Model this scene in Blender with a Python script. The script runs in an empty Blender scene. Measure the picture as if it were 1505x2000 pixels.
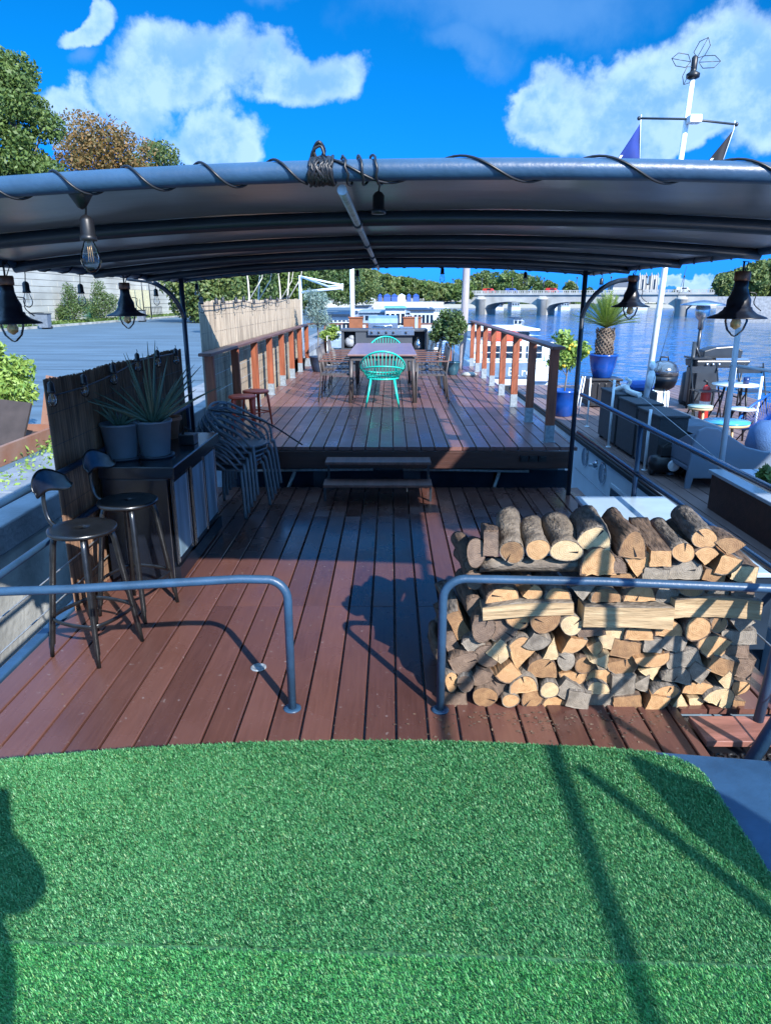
import bpy, bmesh, math, random
import numpy as np
from mathutils import Vector, Matrix, Euler
random.seed(7); rng = np.random.default_rng(7)
sc = bpy.context.scene
C = sc.collection
R = math.radians
PI = math.pi
# ------------------------------------------------------------------ camera
FPX = 1360.0
cam_d = bpy.data.cameras.new('camera'); cam = bpy.data.objects.new('camera', cam_d); C.objects.link(cam)
cam.location = (0, 0, 2.0)
cam.rotation_euler = (R(90 - 16.97), 0, R(0.41))
cam_d.sensor_fit = 'VERTICAL'; cam_d.sensor_height = 36; cam_d.lens = 36 * FPX / 2000
cam_d.clip_start = 0.02; cam_d.clip_end = 3000
sc.camera = cam
RM = Euler(cam.rotation_euler).to_matrix()
def ray(px, py): return RM @ Vector((px - 752.5, 1000 - py, -FPX))
def P(px, py, x=None, y=None, z=None):
    """place where the sight line through a photo pixel meets a real plane (for measuring the layout)"""
    d = ray(px, py)
    t = x / d.x if x is not None else (y / d.y if y is not None else (z - 2.0) / d.z)
    return Vector((0, 0, 2.0)) + d * t
# ------------------------------------------------------------------ light
SUN = Vector((0.82, -1.386, 1.0)).normalized()
sd = bpy.data.lights.new('sun', 'SUN'); sun = bpy.data.objects.new('sun', sd); C.objects.link(sun)
sd.energy = 5.0; sd.angle = R(0.53); sd.color = (1.0, 0.95, 0.9)
sun.rotation_euler = SUN.to_track_quat('Z', 'Y').to_euler()
sc.view_settings.view_transform = 'Standard'; sc.view_settings.look = 'None'
sc.view_settings.exposure = 1.0; sc.view_settings.gamma = 1.0
w = bpy.data.worlds.new('World'); sc.world = w; w.use_nodes = True
nt = w.node_tree; N = nt.nodes; L = nt.links
for n in list(N): N.remove(n)
class X:
    """tiny expression builder for shader math"""
    def __init__(s, sock): s.s = sock
def mth(op, *a):
    n = N.new('ShaderNodeMath'); n.operation = op
    for i, v in enumerate(a):
        if isinstance(v, (int, float)): n.inputs[i].default_value = v
        else: L.new(v, n.inputs[i])
    return n.outputs[0]
def smooth(v, a, b):
    n = N.new('ShaderNodeMapRange'); n.interpolation_type = 'SMOOTHSTEP'
    L.new(v, n.inputs[0]); n.inputs[1].default_value = a; n.inputs[2].default_value = b
    return n.outputs[0]
def mixc(f, a, b, typ='MIX'):
    n = N.new('ShaderNodeMix'); n.data_type = 'RGBA'; n.blend_type = typ
    for i, v in ((0, f), (6, a), (7, b)):
        if isinstance(v, (int, float)): n.inputs[i].default_value = v
        elif isinstance(v, tuple): n.inputs[i].default_value = (*v, 1)
        else: L.new(v, n.inputs[i])
    return n.outputs[2]
def vscale(col, s):
    n = N.new('ShaderNodeVectorMath'); n.operation = 'MULTIPLY'
    L.new(col, n.inputs[0]); n.inputs[1].default_value = s
    return n.outputs[0]
tc = N.new('ShaderNodeTexCoord'); sep = N.new('ShaderNodeSeparateXYZ'); L.new(tc.outputs['Generated'], sep.inputs[0])
sky = N.new('ShaderNodeTexSky'); sky.sky_type = 'NISHITA'; sky.sun_disc = False
sky.sun_elevation = math.asin(SUN.z); sky.sun_rotation = math.atan2(SUN.x, SUN.y)
sky.altitude = 30; sky.air_density = 1.0; sky.dust_density = 0.5; sky.ozone_density = 2.5
az = mth('ARCTAN2', sep.outputs[0], sep.outputs[1]); el = mth('ARCSINE', sep.outputs[2])
nz = N.new('ShaderNodeTexNoise'); nz.inputs['Scale'].default_value = 7.0; nz.inputs['Detail'].default_value = 12; nz.inputs['Roughness'].default_value = 0.56
L.new(tc.outputs['Generated'], nz.inputs['Vector'])
nz2 = N.new('ShaderNodeTexNoise'); nz2.inputs['Scale'].default_value = 16; nz2.inputs['Detail'].default_value = 7; nz2.inputs['Roughness'].default_value = 0.6
L.new(tc.outputs['Generated'], nz2.inputs['Vector'])
fb = mth('ADD', mth('MULTIPLY', mth('SUBTRACT', nz.outputs['Fac'], 0.5), 3.0), mth('MULTIPLY', mth('SUBTRACT', nz2.outputs['Fac'], 0.5), 1.5))
wn = N.new('ShaderNodeTexNoise'); wn.inputs['Scale'].default_value = 5.0; wn.inputs['Detail'].default_value = 9; wn.inputs['Roughness'].default_value = 0.55
L.new(tc.outputs['Generated'], wn.inputs['Vector']); ws = N.new('ShaderNodeSeparateColor'); L.new(wn.outputs['Color'], ws.inputs[0])
azw = mth('ADD', az, mth('MULTIPLY', mth('SUBTRACT', ws.outputs[0], 0.5), 0.24)); elw = mth('ADD', el, mth('MULTIPLY', mth('SUBTRACT', ws.outputs[1], 0.5), 0.2))
def azel(px, py):
    d = ray(px, py).normalized(); return math.atan2(d.x, d.y), math.asin(d.z)
def blobs(lst):
    acc = None
    for (px, py, rx, ry) in lst:
        a0, e0 = azel(px, py)
        ra = abs(azel(px + rx, py)[0] - a0); re = abs(azel(px, py + ry)[1] - e0)
        dx = mth('DIVIDE', mth('SUBTRACT', azw, a0), ra); dy = mth('DIVIDE', mth('SUBTRACT', elw, e0), re)
        q = mth('SUBTRACT', 1.0, mth('ADD', mth('MULTIPLY', dx, dx), mth('MULTIPLY', dy, dy)))
        acc = q if acc is None else mth('SMOOTH_MAX', acc, q, 0.25)
    return mth('MAXIMUM', acc, -4.0)
bright = blobs([(395, 150, 190, 85), (590, 165, 105, 70), (290, 180, 120, 65), (430, 280, 90, 60), (290, 245, 90, 60), (125, 205, 80, 60),
                (130, 48, 78, 32), (1200, 180, 190, 80), (1400, 150, 200, 100), (1330, 235, 190, 60), (1505, 210, 120, 110), (1060, 190, 80, 36),
                (1900, 150, 260, 160), (-500, 250, 260, 150), (1330, 552, 90, 12), (-900, 0, 300, 200)])
faint = blobs([(980, 30, 320, 80), (540, 10, 95, 55), (900, 110, 110, 45), (1260, 590, 200, 22), (130, 100, 50, 30), (2200, -300, 500, 200)])
db = mth('ADD', bright, fb)
ab = smooth(db, -0.2, 0.75)
core = smooth(mth('ADD', bright, mth('MULTIPLY', fb, 0.75)), 0.0, 0.8)
lowp = smooth(nz2.outputs['Fac'], 0.4, 0.62)
tint = mixc(smooth(el, 0.0, 0.3), (0.03, 0.34, 1.6), (0.008, 0.42, 0.86))
skyc = mixc(1.0, sky.outputs[0], tint, 'MULTIPLY')
ccol = mixc(mth('MULTIPLY', core, mth('SUBTRACT', 1.0, mth('MULTIPLY', lowp, 0.45))), (4.6, 6.1, 7.6), (1.35, 3.0, 6.3))
fcol = (0.8, 2.2, 4.9)
af = mth('MULTIPLY', smooth(mth('ADD', faint, mth('MULTIPLY', fb, 0.6)), -0.3, 1.2), 0.62)
c1 = mixc(af, skyc, fcol)
c2 = mixc(mth('MULTIPLY', ab, 0.95), c1, ccol)
# bright blue cloud cover added above the frame to lift the shaded parts
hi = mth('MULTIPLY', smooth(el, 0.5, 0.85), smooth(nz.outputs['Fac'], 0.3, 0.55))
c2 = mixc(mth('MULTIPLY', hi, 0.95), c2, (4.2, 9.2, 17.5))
bk = mth('MULTIPLY', smooth(mth('ABSOLUTE', az), 1.2, 1.9), mth('MULTIPLY', smooth(el, 0.02, 0.15), smooth(nz.outputs['Fac'], 0.35, 0.6)))  # second bright cloud bank, added at the sides and rear to fill the shade
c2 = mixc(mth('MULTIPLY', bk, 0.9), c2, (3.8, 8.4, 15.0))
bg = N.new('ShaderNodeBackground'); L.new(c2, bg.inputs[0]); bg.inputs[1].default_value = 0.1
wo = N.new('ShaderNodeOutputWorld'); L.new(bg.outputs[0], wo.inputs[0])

# ------------------------------------------------------------------ helpers: materials
MATS = {}
def mat(name, col, rough=0.6, metal=0.0, var=0.25, scale=6.0, bump=0.0, bscale=None, col2=None, island=False, spec=0.5, stretch=(1, 1, 1), detail=5, trans=0.0, coat=0.0, dirt=0.0, dcol=(0.25, 0.24, 0.22)):
    if name in MATS: return MATS[name]
    m = bpy.data.materials.new(name); m.use_nodes = True; MATS[name] = m
    t = m.node_tree; n = t.nodes; l = t.links
    b = n['Principled BSDF']
    b.inputs['Roughness'].default_value = rough; b.inputs['Metallic'].default_value = metal
    b.inputs['Specular IOR Level'].default_value = spec
    b.inputs['Transmission Weight'].default_value = trans; b.inputs['Coat Weight'].default_value = coat
    co = n.new('ShaderNodeTexCoord'); mp = n.new('ShaderNodeMapping'); mp.inputs['Scale'].default_value = stretch
    l.new(co.outputs['Object'], mp.inputs[0])
    no = n.new('ShaderNodeTexNoise'); no.inputs['Scale'].default_value = scale; no.inputs['Detail'].default_value = detail
    l.new(mp.outputs[0], no.inputs['Vector'])
    c2_ = col2 if col2 else tuple(c * (1 - var) for c in col)
    c1_ = col if col2 else tuple(min(1, c * (1 + var * 0.6)) for c in col)
    rp = n.new('ShaderNodeMapRange'); rp.inputs[1].default_value = 0.3; rp.inputs[2].default_value = 0.7; l.new(no.outputs['Fac'], rp.inputs[0])
    fac = rp.outputs[0]
    if island:
        g = n.new('ShaderNodeNewGeometry'); a = n.new('ShaderNodeMath'); a.operation = 'MULTIPLY_ADD'; a.inputs[1].default_value = 0.6
        m2 = n.new('ShaderNodeMath'); m2.operation = 'MULTIPLY'; m2.inputs[1].default_value = 0.4
        l.new(fac, m2.inputs[0]); l.new(g.outputs['Random Per Island'], a.inputs[0]); l.new(m2.outputs[0], a.inputs[2]); fac = a.outputs[0]
    mx = n.new('ShaderNodeMix'); mx.data_type = 'RGBA'; mx.inputs[6].default_value = (*c2_, 1); mx.inputs[7].default_value = (*c1_, 1)
    l.new(fac, mx.inputs[0]); outc = mx.outputs[2]
    if dirt:
        d = n.new('ShaderNodeTexNoise'); d.inputs['Scale'].default_value = 14; d.inputs['Detail'].default_value = 8; d.inputs['Roughness'].default_value = 0.7
        l.new(co.outputs['Object'], d.inputs['Vector'])
        dr = n.new('ShaderNodeMapRange'); dr.inputs[1].default_value = 0.66; dr.inputs[2].default_value = 0.76; dr.inputs[4].default_value = dirt
        l.new(d.outputs['Fac'], dr.inputs[0])
        mx2 = n.new('ShaderNodeMix'); mx2.data_type = 'RGBA'; mx2.inputs[7].default_value = (*dcol, 1)
        l.new(dr.outputs[0], mx2.inputs[0]); l.new(outc, mx2.inputs[6]); outc = mx2.outputs[2]
    l.new(outc, b.inputs['Base Color'])
    if bump:
        nb = n.new('ShaderNodeTexNoise'); nb.inputs['Scale'].default_value = bscale or scale * 4; nb.inputs['Detail'].default_value = 6
        l.new(mp.outputs[0], nb.inputs['Vector'])
        bp = n.new('ShaderNodeBump'); bp.inputs['Strength'].default_value = bump; bp.inputs['Distance'].default_value = 0.02
        l.new(nb.outputs['Fac'], bp.inputs['Height']); l.new(bp.outputs[0], b.inputs['Normal'])
    return m
def glass(name, col=(0.9, 0.95, 1), rough=0.0, fac=0.12):
    """thin clear glass: mostly see-through with a glossy coat"""
    if name in MATS: return MATS[name]
    m = bpy.data.materials.new(name); m.use_nodes = True; MATS[name] = m
    t = m.node_tree; n = t.nodes; l = t.links; n.remove(n['Principled BSDF'])
    tr = n.new('ShaderNodeBsdfTransparent'); tr.inputs[0].default_value = (*col, 1)
    gl = n.new('ShaderNodeBsdfGlossy'); gl.inputs['Roughness'].default_value = rough
    lw = n.new('ShaderNodeLayerWeight'); lw.inputs[0].default_value = 0.2
    ma = n.new('ShaderNodeMath'); ma.operation = 'ADD'; ma.inputs[1].default_value = fac; ma.use_clamp = True; l.new(lw.outputs['Fresnel'], ma.inputs[0])
    mx = n.new('ShaderNodeMixShader'); l.new(ma.outputs[0], mx.inputs[0]); l.new(tr.outputs[0], mx.inputs[1]); l.new(gl.outputs[0], mx.inputs[2])
    l.new(mx.outputs[0], n['Material Output'].inputs[0])
    return m
# ------------------------------------------------------------------ helpers: meshes
class MB:
    def __init__(s): s.v = []; s.f = []; s.m = []; s.s = []
    def add(s, vs, fs, mi=0, smooth=False):
        o = len(s.v); s.v += [tuple(v) for v in vs]
        s.f += [tuple(i + o for i in f) for f in fs]; s.m += [mi] * len(fs); s.s += [smooth] * len(fs); return s
    def box(s, x0, x1, y0, y1, z0, z1, mi=0, mx=None):
        vs = [Vector((x, y, z)) for z in (z0, z1) for y in (y0, y1) for x in (x0, x1)]
        if mx is not None: vs = [mx @ v for v in vs]
        return s.add(vs, [(0, 2, 3, 1), (4, 5, 7, 6), (0, 1, 5, 4), (2, 6, 7, 3), (0, 4, 6, 2), (1, 3, 7, 5)], mi)
    def cbox(s, c, sx, sy, sz, mi=0, rot=(0, 0, 0)):
        m = Matrix.Translation(c) @ Euler(rot).to_matrix().to_4x4()
        return s.box(-sx / 2, sx / 2, -sy / 2, sy / 2, -sz / 2, sz / 2, mi, m)
    def tube(s, pts, r, n=8, mi=0, closed=False, cap=True, flat=1.0):
        pts = [Vector(p) for p in pts]; k = len(pts)
        rs = r if isinstance(r, (list, tuple)) else [r] * k
        vs = []; up = None
        for i, p in enumerate(pts):
            if closed: t = pts[(i + 1) % k] - pts[i - 1]
            else: t = pts[min(i + 1, k - 1)] - pts[max(i - 1, 0)]
            t.normalize()
            if up is None:
                up = Vector((0, 0, 1)) if abs(t.z) < 0.9 else Vector((1, 0, 0))
            a = (up - t * up.dot(t)); a.normalize(); up = a; b = t.cross(a)
            for j in range(n):
                q = 2 * PI * j / n
                vs.append(p + a * math.cos(q) * rs[i] + b * math.sin(q) * rs[i] * flat)
        fs = []
        kk = k if closed else k - 1
        for i in range(kk):
            for j in range(n):
                a0 = i * n + j; a1 = i * n + (j + 1) % n; b0 = ((i + 1) % k) * n + j; b1 = ((i + 1) % k) * n + (j + 1) % n
                fs.append((a0, b0, b1, a1))
        s.add(vs, fs, mi, True)
        if cap and not closed:
            o = len(s.v) - len(vs)
            s.f += [tuple(o + j for j in range(n)), tuple(o + (k - 1) * n + j for j in reversed(range(n)))]; s.m += [mi] * 2; s.s += [False] * 2
        return s
    def lathe(s, prof, c=(0, 0, 0), n=24, mi=0, rot=None, sx=1, sy=1, smooth=True):
        vs = []; M_ = Matrix.Translation(c)
        if rot is not None: M_ = M_ @ Euler(rot).to_matrix().to_4x4()
        for (r, z) in prof:
            for j in range(n):
                a = 2 * PI * j / n; vs.append(M_ @ Vector((r * math.cos(a) * sx, r * math.sin(a) * sy, z)))
        fs = []
        for i in range(len(prof) - 1):
            for j in range(n):
                fs.append((i * n + j, i * n + (j + 1) % n, (i + 1) * n + (j + 1) % n, (i + 1) * n + j))
        if prof[0][0] > 1e-6: fs.append(tuple(reversed(range(n))))
        if prof[-1][0] > 1e-6: fs.append(tuple((len(prof) - 1) * n + j for j in range(n)))
        return s.add(vs, fs, mi, smooth)
    def ball(s, c, r, n=16, mi=0, sz=1.0, sx=1.0, sy=1.0):
        k = n // 2
        pr = [(max(1e-7, r * math.sin(PI * i / k)), -r * sz * math.cos(PI * i / k)) for i in range(k + 1)]
        return s.lathe(pr, c, n, mi, None, sx, sy)
    def prism(s, poly, h, mx=None, mi=0, z0=0.0, smooth=False):
        n = len(poly); vs = [Vector((x, y, z)) for z in (z0, z0 + h) for (x, y) in poly]
        if mx is not None: vs = [mx @ v for v in vs]
        fs = [tuple(reversed(range(n))), tuple(range(n, 2 * n))]
        s.add(vs, fs, mi); o = len(s.v) - 2 * n
        for i in range(n):
            s.f.append((o + i, o + (i + 1) % n, o + n + (i + 1) % n, o + n + i)); s.m.append(mi); s.s.append(smooth)
        return s
    def grid(s, fn, nu, nv, mi=0, smooth=True):
        vs = [fn(i / nu, j / nv) for j in range(nv + 1) for i in range(nu + 1)]
        fs = [(j * (nu + 1) + i, j * (nu + 1) + i + 1, (j + 1) * (nu + 1) + i + 1, (j + 1) * (nu + 1) + i) for j in range(nv) for i in range(nu)]
        return s.add(vs, fs, mi, smooth)
    def build(s, name, mats, parent=None, label=None, cat=None, group=None, kind=None, world=False, bevel=0.0, solid=0.0, origin=None, subsurf=0):
        if not isinstance(mats, (list, tuple)): mats = [mats]
        vs = s.v; loc = None
        if parent is not None and world:
            inv = parent_matrix(parent).inverted(); vs = [tuple(inv @ Vector(v)) for v in vs]
        elif parent is None and origin is not False:
            if origin is None:
                a = np.array(vs); origin = ((a[:, 0].min() + a[:, 0].max()) / 2, (a[:, 1].min() + a[:, 1].max()) / 2, a[:, 2].min())
            loc = Vector(origin); vs = [tuple(Vector(v) - loc) for v in vs]
        me = bpy.data.meshes.new(name); me.from_pydata(vs, [], s.f)
        for m in mats: me.materials.append(m)
        me.polygons.foreach_set('material_index', s.m); me.polygons.foreach_set('use_smooth', s.s); me.update()
        o = bpy.data.objects.new(name, me); C.objects.link(o)
        if loc is not None: o.location = loc
        if parent is not None: o.parent = parent
        if bevel:
            b = o.modifiers.new('bevel', 'BEVEL'); b.width = bevel; b.segments = 2; b.limit_method = 'ANGLE'; b.angle_limit = R(50)
        if solid:
            b = o.modifiers.new('solid', 'SOLIDIFY'); b.thickness = solid; b.offset = 0
        if subsurf:
            b = o.modifiers.new('sub', 'SUBSURF'); b.levels = subsurf; b.render_levels = subsurf
        tag(o, label, cat, group, kind); return o
def parent_matrix(p):
    m = Matrix.LocRotScale(p.location, p.rotation_euler, p.scale)
    return parent_matrix(p.parent) @ m if p.parent else m
def tag(o, label=None, cat=None, group=None, kind=None):
    if label: o['label'] = label
    if cat: o['category'] = cat
    if group: o['group'] = group
    if kind: o['kind'] = kind
    return o
def thing(name, label, cat, loc=(0, 0, 0), rz=0.0, group=None, rot=None):
    o = bpy.data.objects.new(name, None); C.objects.link(o); o.location = loc
    o.rotation_euler = rot if rot else (0, 0, rz); o.empty_display_size = 0.1
    return tag(o, label, cat, group)
def kids(o): return [c for c in bpy.data.objects if c.parent == o]
def copy_tree(o, label=None, loc=None, rz=None, parent=None, top=True):
    c = o.copy(); C.objects.link(c)
    if parent is not None: c.parent = parent
    for ch in kids(o): copy_tree(ch, parent=c, top=False)
    if label: c['label'] = label
    if loc is not None: c.location = loc
    if rz is not None: c.rotation_euler = (0, 0, rz)
    return c
def arc(c, r, a0, a1, n, ax='xz'):
    out = []
    for i in range(n + 1):
        a = a0 + (a1 - a0) * i / n; u = r * math.cos(a); v = r * math.sin(a)
        if ax == 'xz': out.append((c[0] + u, c[1], c[2] + v))
        elif ax == 'yz': out.append((c[0], c[1] + u, c[2] + v))
        else: out.append((c[0] + u, c[1] + v, c[2]))
    return out
def spline(pts, n=6):
    pts = [Vector(p) for p in pts]; out = []
    q = [pts[0] * 2 - pts[1]] + pts + [pts[-1] * 2 - pts[-2]]
    for i in range(1, len(q) - 2):
        p0, p1, p2, p3 = q[i - 1], q[i], q[i + 1], q[i + 2]
        for k in range(n):
            t = k / n
            out.append(0.5 * ((2 * p1) + (p2 - p0) * t + (2 * p0 - 5 * p1 + 4 * p2 - p3) * t * t + (3 * p1 - p0 - 3 * p2 + p3) * t ** 3))
    out.append(pts[-1]); return out
def npmesh(name, V, F, mats, parent=None, loc=None):
    """fast mesh from numpy arrays: F is (n,k)"""
    me = bpy.data.meshes.new(name); nf, k = F.shape
    me.vertices.add(len(V)); me.vertices.foreach_set('co', V.astype(np.float32).ravel())
    me.loops.add(nf * k); me.loops.foreach_set('vertex_index', F.astype(np.int32).ravel())
    me.polygons.add(nf); me.polygons.foreach_set('loop_start', np.arange(0, nf * k, k, dtype=np.int32)); me.polygons.foreach_set('loop_total', np.full(nf, k, np.int32))
    for m in (mats if isinstance(mats, (list, tuple)) else [mats]): me.materials.append(m)
    me.update(calc_edges=True)
    o = bpy.data.objects.new(name, me); C.objects.link(o)
    if parent is not None: o.parent = parent
    if loc is not None: o.location = loc
    return o
def leaves(n, blobs_, size, shell=0.55, droop=0.0, asp=0.5):
    """n leaf-shaped quads spread through ellipsoid blobs [(c,(rx,ry,rz))]; returns V,F"""
    wts = np.array([b[1][0] * b[1][1] + b[1][2] * b[1][0] for b in blobs_]); wts = wts / wts.sum()
    idx = rng.choice(len(blobs_), n, p=wts)
    c = np.array([b[0] for b in blobs_], float)[idx]; r = np.array([b[1] for b in blobs_], float)[idx]
    d = rng.normal(size=(n, 3)); d /= np.linalg.norm(d, axis=1)[:, None]
    rad = shell + (1.08 - shell) * rng.random(n) ** 0.7
    p = c + d * r * rad[:, None]
    a = rng.normal(size=(n, 3)); a[:, 2] -= droop; a /= np.linalg.norm(a, axis=1)[:, None]
    b = np.cross(a, rng.normal(size=(n, 3)) + d * 0.8); b /= (np.linalg.norm(b, axis=1)[:, None] + 1e-9)
    s = (size * (0.6 + 0.8 * rng.random(n)))[:, None]
    V = np.stack([p - a * s, p + b * s * asp, p + a * s, p - b * s * asp], 1).reshape(-1, 3)
    return V, np.arange(n * 4).reshape(n, 4)
# ------------------------------------------------------------------ materials
STEEL = mat('painted_blue_grey_steel', (0.024, 0.066, 0.13), 0.4, 0.0, 0.25, 9, bump=0.08, bscale=60, dirt=0.35, dcol=(0.12, 0.2, 0.28))
DSTEEL = mat('dark_grey_steel', (0.018, 0.026, 0.038), 0.4, 0.0, 0.3, 12)
GUN = mat('gunmetal', (0.06, 0.065, 0.07), 0.3, 0.85, 0.3, 20, bump=0.05)
BLACK = mat('black_plastic', (0.008, 0.009, 0.012), 0.4)
BLKSHADE = mat('black_enamel', (0.005, 0.007, 0.014), 0.35, 0.0, 0.3)
RUBBER = mat('black_rubber', (0.01, 0.011, 0.013), 0.6, bump=0.1)
WHITE = mat('white_paint', (0.72, 0.78, 0.82), 0.35, var=0.1)
HULLW = mat('pale_hull_paint', (0.72, 0.8, 0.86), 0.4, var=0.1, scale=2.5, bump=0.05, dirt=0.35, dcol=(0.25, 0.28, 0.3))
GALV = mat('galvanised_steel', (0.42, 0.47, 0.5), 0.45, 0.5, 0.3, 25)
REDPOST = mat('red_brown_softwood', (0.24, 0.066, 0.028), 0.55, var=0.45, scale=3, stretch=(8, 8, 0.6), bump=0.25, bscale=9)
RAILW = mat('dark_weathered_rail_wood', (0.13, 0.062, 0.05), 0.5, var=0.4, scale=3, stretch=(6, 0.6, 6), bump=0.2)
TERRA = mat('terracotta', (0.28, 0.11, 0.06), 0.8)
SOIL = mat('soil', (0.03, 0.022, 0.016), 0.95, bump=0.6, bscale=60)
def deck_mat(name, c1, c2, rough):
    m = bpy.data.materials.new(name); m.use_nodes = True; t = m.node_tree; n = t.nodes; l = t.links; b = n['Principled BSDF']
    co = n.new('ShaderNodeTexCoord'); g = n.new('ShaderNodeNewGeometry')
    off = n.new('ShaderNodeCombineXYZ'); k = n.new('ShaderNodeMath'); k.operation = 'MULTIPLY'; k.inputs[1].default_value = 37.0
    l.new(g.outputs['Random Per Island'], k.inputs[0]); l.new(k.outputs[0], off.inputs[1])
    ad = n.new('ShaderNodeVectorMath'); l.new(co.outputs['Object'], ad.inputs[0]); l.new(off.outputs[0], ad.inputs[1])
    mp = n.new('ShaderNodeMapping'); mp.inputs['Scale'].default_value = (22, 1.6, 22); l.new(ad.outputs[0], mp.inputs[0])
    no = n.new('ShaderNodeTexNoise'); no.inputs['Scale'].default_value = 2.2; no.inputs['Detail'].default_value = 9; no.inputs['Roughness'].default_value = 0.65; l.new(mp.outputs[0], no.inputs[0])
    n3 = n.new('ShaderNodeTexNoise'); n3.inputs['Scale'].default_value = 1.7; n3.inputs['Detail'].default_value = 6; l.new(ad.outputs[0], n3.inputs[0])
    f = n.new('ShaderNodeMath'); f.operation = 'MULTIPLY_ADD'; f.inputs[1].default_value = 0.55; l.new(g.outputs['Random Per Island'], f.inputs[0])
    f2 = n.new('ShaderNodeMath'); f2.operation = 'MULTIPLY_ADD'; f2.inputs[1].default_value = 0.75; f2.inputs[2].default_value = -0.12
    l.new(no.outputs['Fac'], f2.inputs[0]); l.new(f2.outputs[0], f.inputs[2])
    f3 = n.new('ShaderNodeMath'); f3.operation = 'MULTIPLY_ADD'; f3.inputs[1].default_value = 0.6; f3.inputs[2].default_value = -0.28; l.new(n3.outputs['Fac'], f3.inputs[0])
    f4 = n.new('ShaderNodeMath'); f4.operation = 'ADD'; f4.use_clamp = True; l.new(f.outputs[0], f4.inputs[0]); l.new(f3.outputs[0], f4.inputs[1])
    mx = n.new('ShaderNodeMix'); mx.data_type = 'RGBA'; mx.inputs[6].default_value = (*c1, 1); mx.inputs[7].default_value = (*c2, 1); l.new(f4.outputs[0], mx.inputs[0])
    # scuffs and dried splashes
    sp = n.new('ShaderNodeTexNoise'); sp.inputs['Scale'].default_value = 26; sp.inputs['Detail'].default_value = 5; l.new(co.outputs['Object'], sp.inputs[0])
    sr = n.new('ShaderNodeMapRange'); sr.inputs[1].default_value = 0.66; sr.inputs[2].default_value = 0.74; sr.inputs[4].default_value = 0.4; l.new(sp.outputs['Fac'], sr.inputs[0])
    mx2 = n.new('ShaderNodeMix'); mx2.data_type = 'RGBA'; mx2.inputs[7].default_value = (0.34, 0.3, 0.29, 1); l.new(sr.outputs[0], mx2.inputs[0]); l.new(mx.outputs[2], mx2.inputs[6])
    l.new(mx2.outputs[2], b.inputs['Base Color'])
    rr = n.new('ShaderNodeMapRange'); rr.inputs[1].default_value = 0.3; rr.inputs[2].default_value = 0.7; rr.inputs[3].default_value = rough - 0.12; rr.inputs[4].default_value = rough + 0.15
    l.new(n3.outputs['Fac'], rr.inputs[0]); l.new(rr.outputs[0], b.inputs['Roughness'])
    bp = n.new('ShaderNodeBump'); bp.inputs['Strength'].default_value = 0.22; bp.inputs['Distance'].default_value = 0.004; l.new(no.outputs['Fac'], bp.inputs['Height']); l.new(bp.outputs[0], b.inputs['Normal'])
    return m
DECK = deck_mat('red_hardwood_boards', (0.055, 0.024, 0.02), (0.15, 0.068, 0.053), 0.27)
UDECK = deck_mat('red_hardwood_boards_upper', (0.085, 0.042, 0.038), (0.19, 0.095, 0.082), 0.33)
NDECK = deck_mat('weathered_barge_boards', (0.11, 0.075, 0.07), (0.22, 0.14, 0.12), 0.5)
PALEBOARD = deck_mat('pale_platform_boards', (0.22, 0.27, 0.33), (0.36, 0.42, 0.48), 0.35)

# ------------------------------------------------------------------ setting: water, ground
def ground_sheet(name, x0, x1, y0, y1, z, m, kind='structure', th=None):
    b = MB()
    if th: b.box(x0, x1, y0, y1, z - th, z)
    else: b.add([(x0, y0, z), (x1, y0, z), (x1, y1, z), (x0, y1, z)], [(0, 1, 2, 3)])
    return b.build(name, m, kind=kind, origin=(0, 0, 0))
wm = bpy.data.materials.new('river_water'); wm.use_nodes = True
t = wm.node_tree; n = t.nodes; l = t.links; b = n['Principled BSDF']
b.inputs['Base Color'].default_value = (0.0, 0.075, 0.19, 1); b.inputs['Roughness'].default_value = 0.08; b.inputs['IOR'].default_value = 1.33; b.inputs['Specular IOR Level'].default_value = 0.42
co = n.new('ShaderNodeTexCoord'); mp = n.new('ShaderNodeMapping'); mp.inputs['Scale'].default_value = (0.7, 2.2, 1); l.new(co.outputs['Object'], mp.inputs[0])
a1 = n.new('ShaderNodeTexNoise'); a1.inputs['Scale'].default_value = 0.75; a1.inputs['Detail'].default_value = 7; a1.inputs['Roughness'].default_value = 0.6; a1.inputs['Distortion'].default_value = 0.6; l.new(mp.outputs[0], a1.inputs[0])
a2 = n.new('ShaderNodeTexNoise'); a2.inputs['Scale'].default_value = 0.13; a2.inputs['Detail'].default_value = 4; l.new(mp.outputs[0], a2.inputs[0])
# ripple normals built straight from two noise fields
a3 = n.new('ShaderNodeTexNoise'); a3.inputs['Scale'].default_value = 4.0; a3.inputs['Detail'].default_value = 4; l.new(mp.outputs[0], a3.inputs[0])
def vm(op, a, b_):
    v = n.new('ShaderNodeVectorMath'); v.operation = op
    for k_, q_ in enumerate((a, b_)):
        if q_ is None: continue
        if isinstance(q_, tuple): v.inputs[k_].default_value = q_
        else: l.new(q_, v.inputs[k_])
    return v.outputs[0]
s1_ = vm('MULTIPLY', vm('SUBTRACT', a1.outputs['Color'], (.5, .5, .5)), (.55, .8, 0)); s2_ = vm('MULTIPLY', vm('SUBTRACT', a3.outputs['Color'], (.5, .5, .5)), (.35, .5, 0)); s3_ = vm('MULTIPLY', vm('SUBTRACT', a2.outputs['Color'], (.5, .5, .5)), (.1, .2, 0))
l.new(vm('NORMALIZE', vm('ADD', vm('ADD', vm('ADD', s1_, s2_), s3_), (0, 0, 1)), None), b.inputs['Normal'])
ground_sheet('water', -400, 900, -60, 1500, -2.6, wm)
ASPH = mat('pale_asphalt', (0.07, 0.12, 0.165), 0.85, var=0.28, scale=0.9, stretch=(.3, 1.3, 1), bump=0.3, bscale=30, detail=10, dirt=0.3, dcol=(0.1, 0.16, 0.215))
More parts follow.
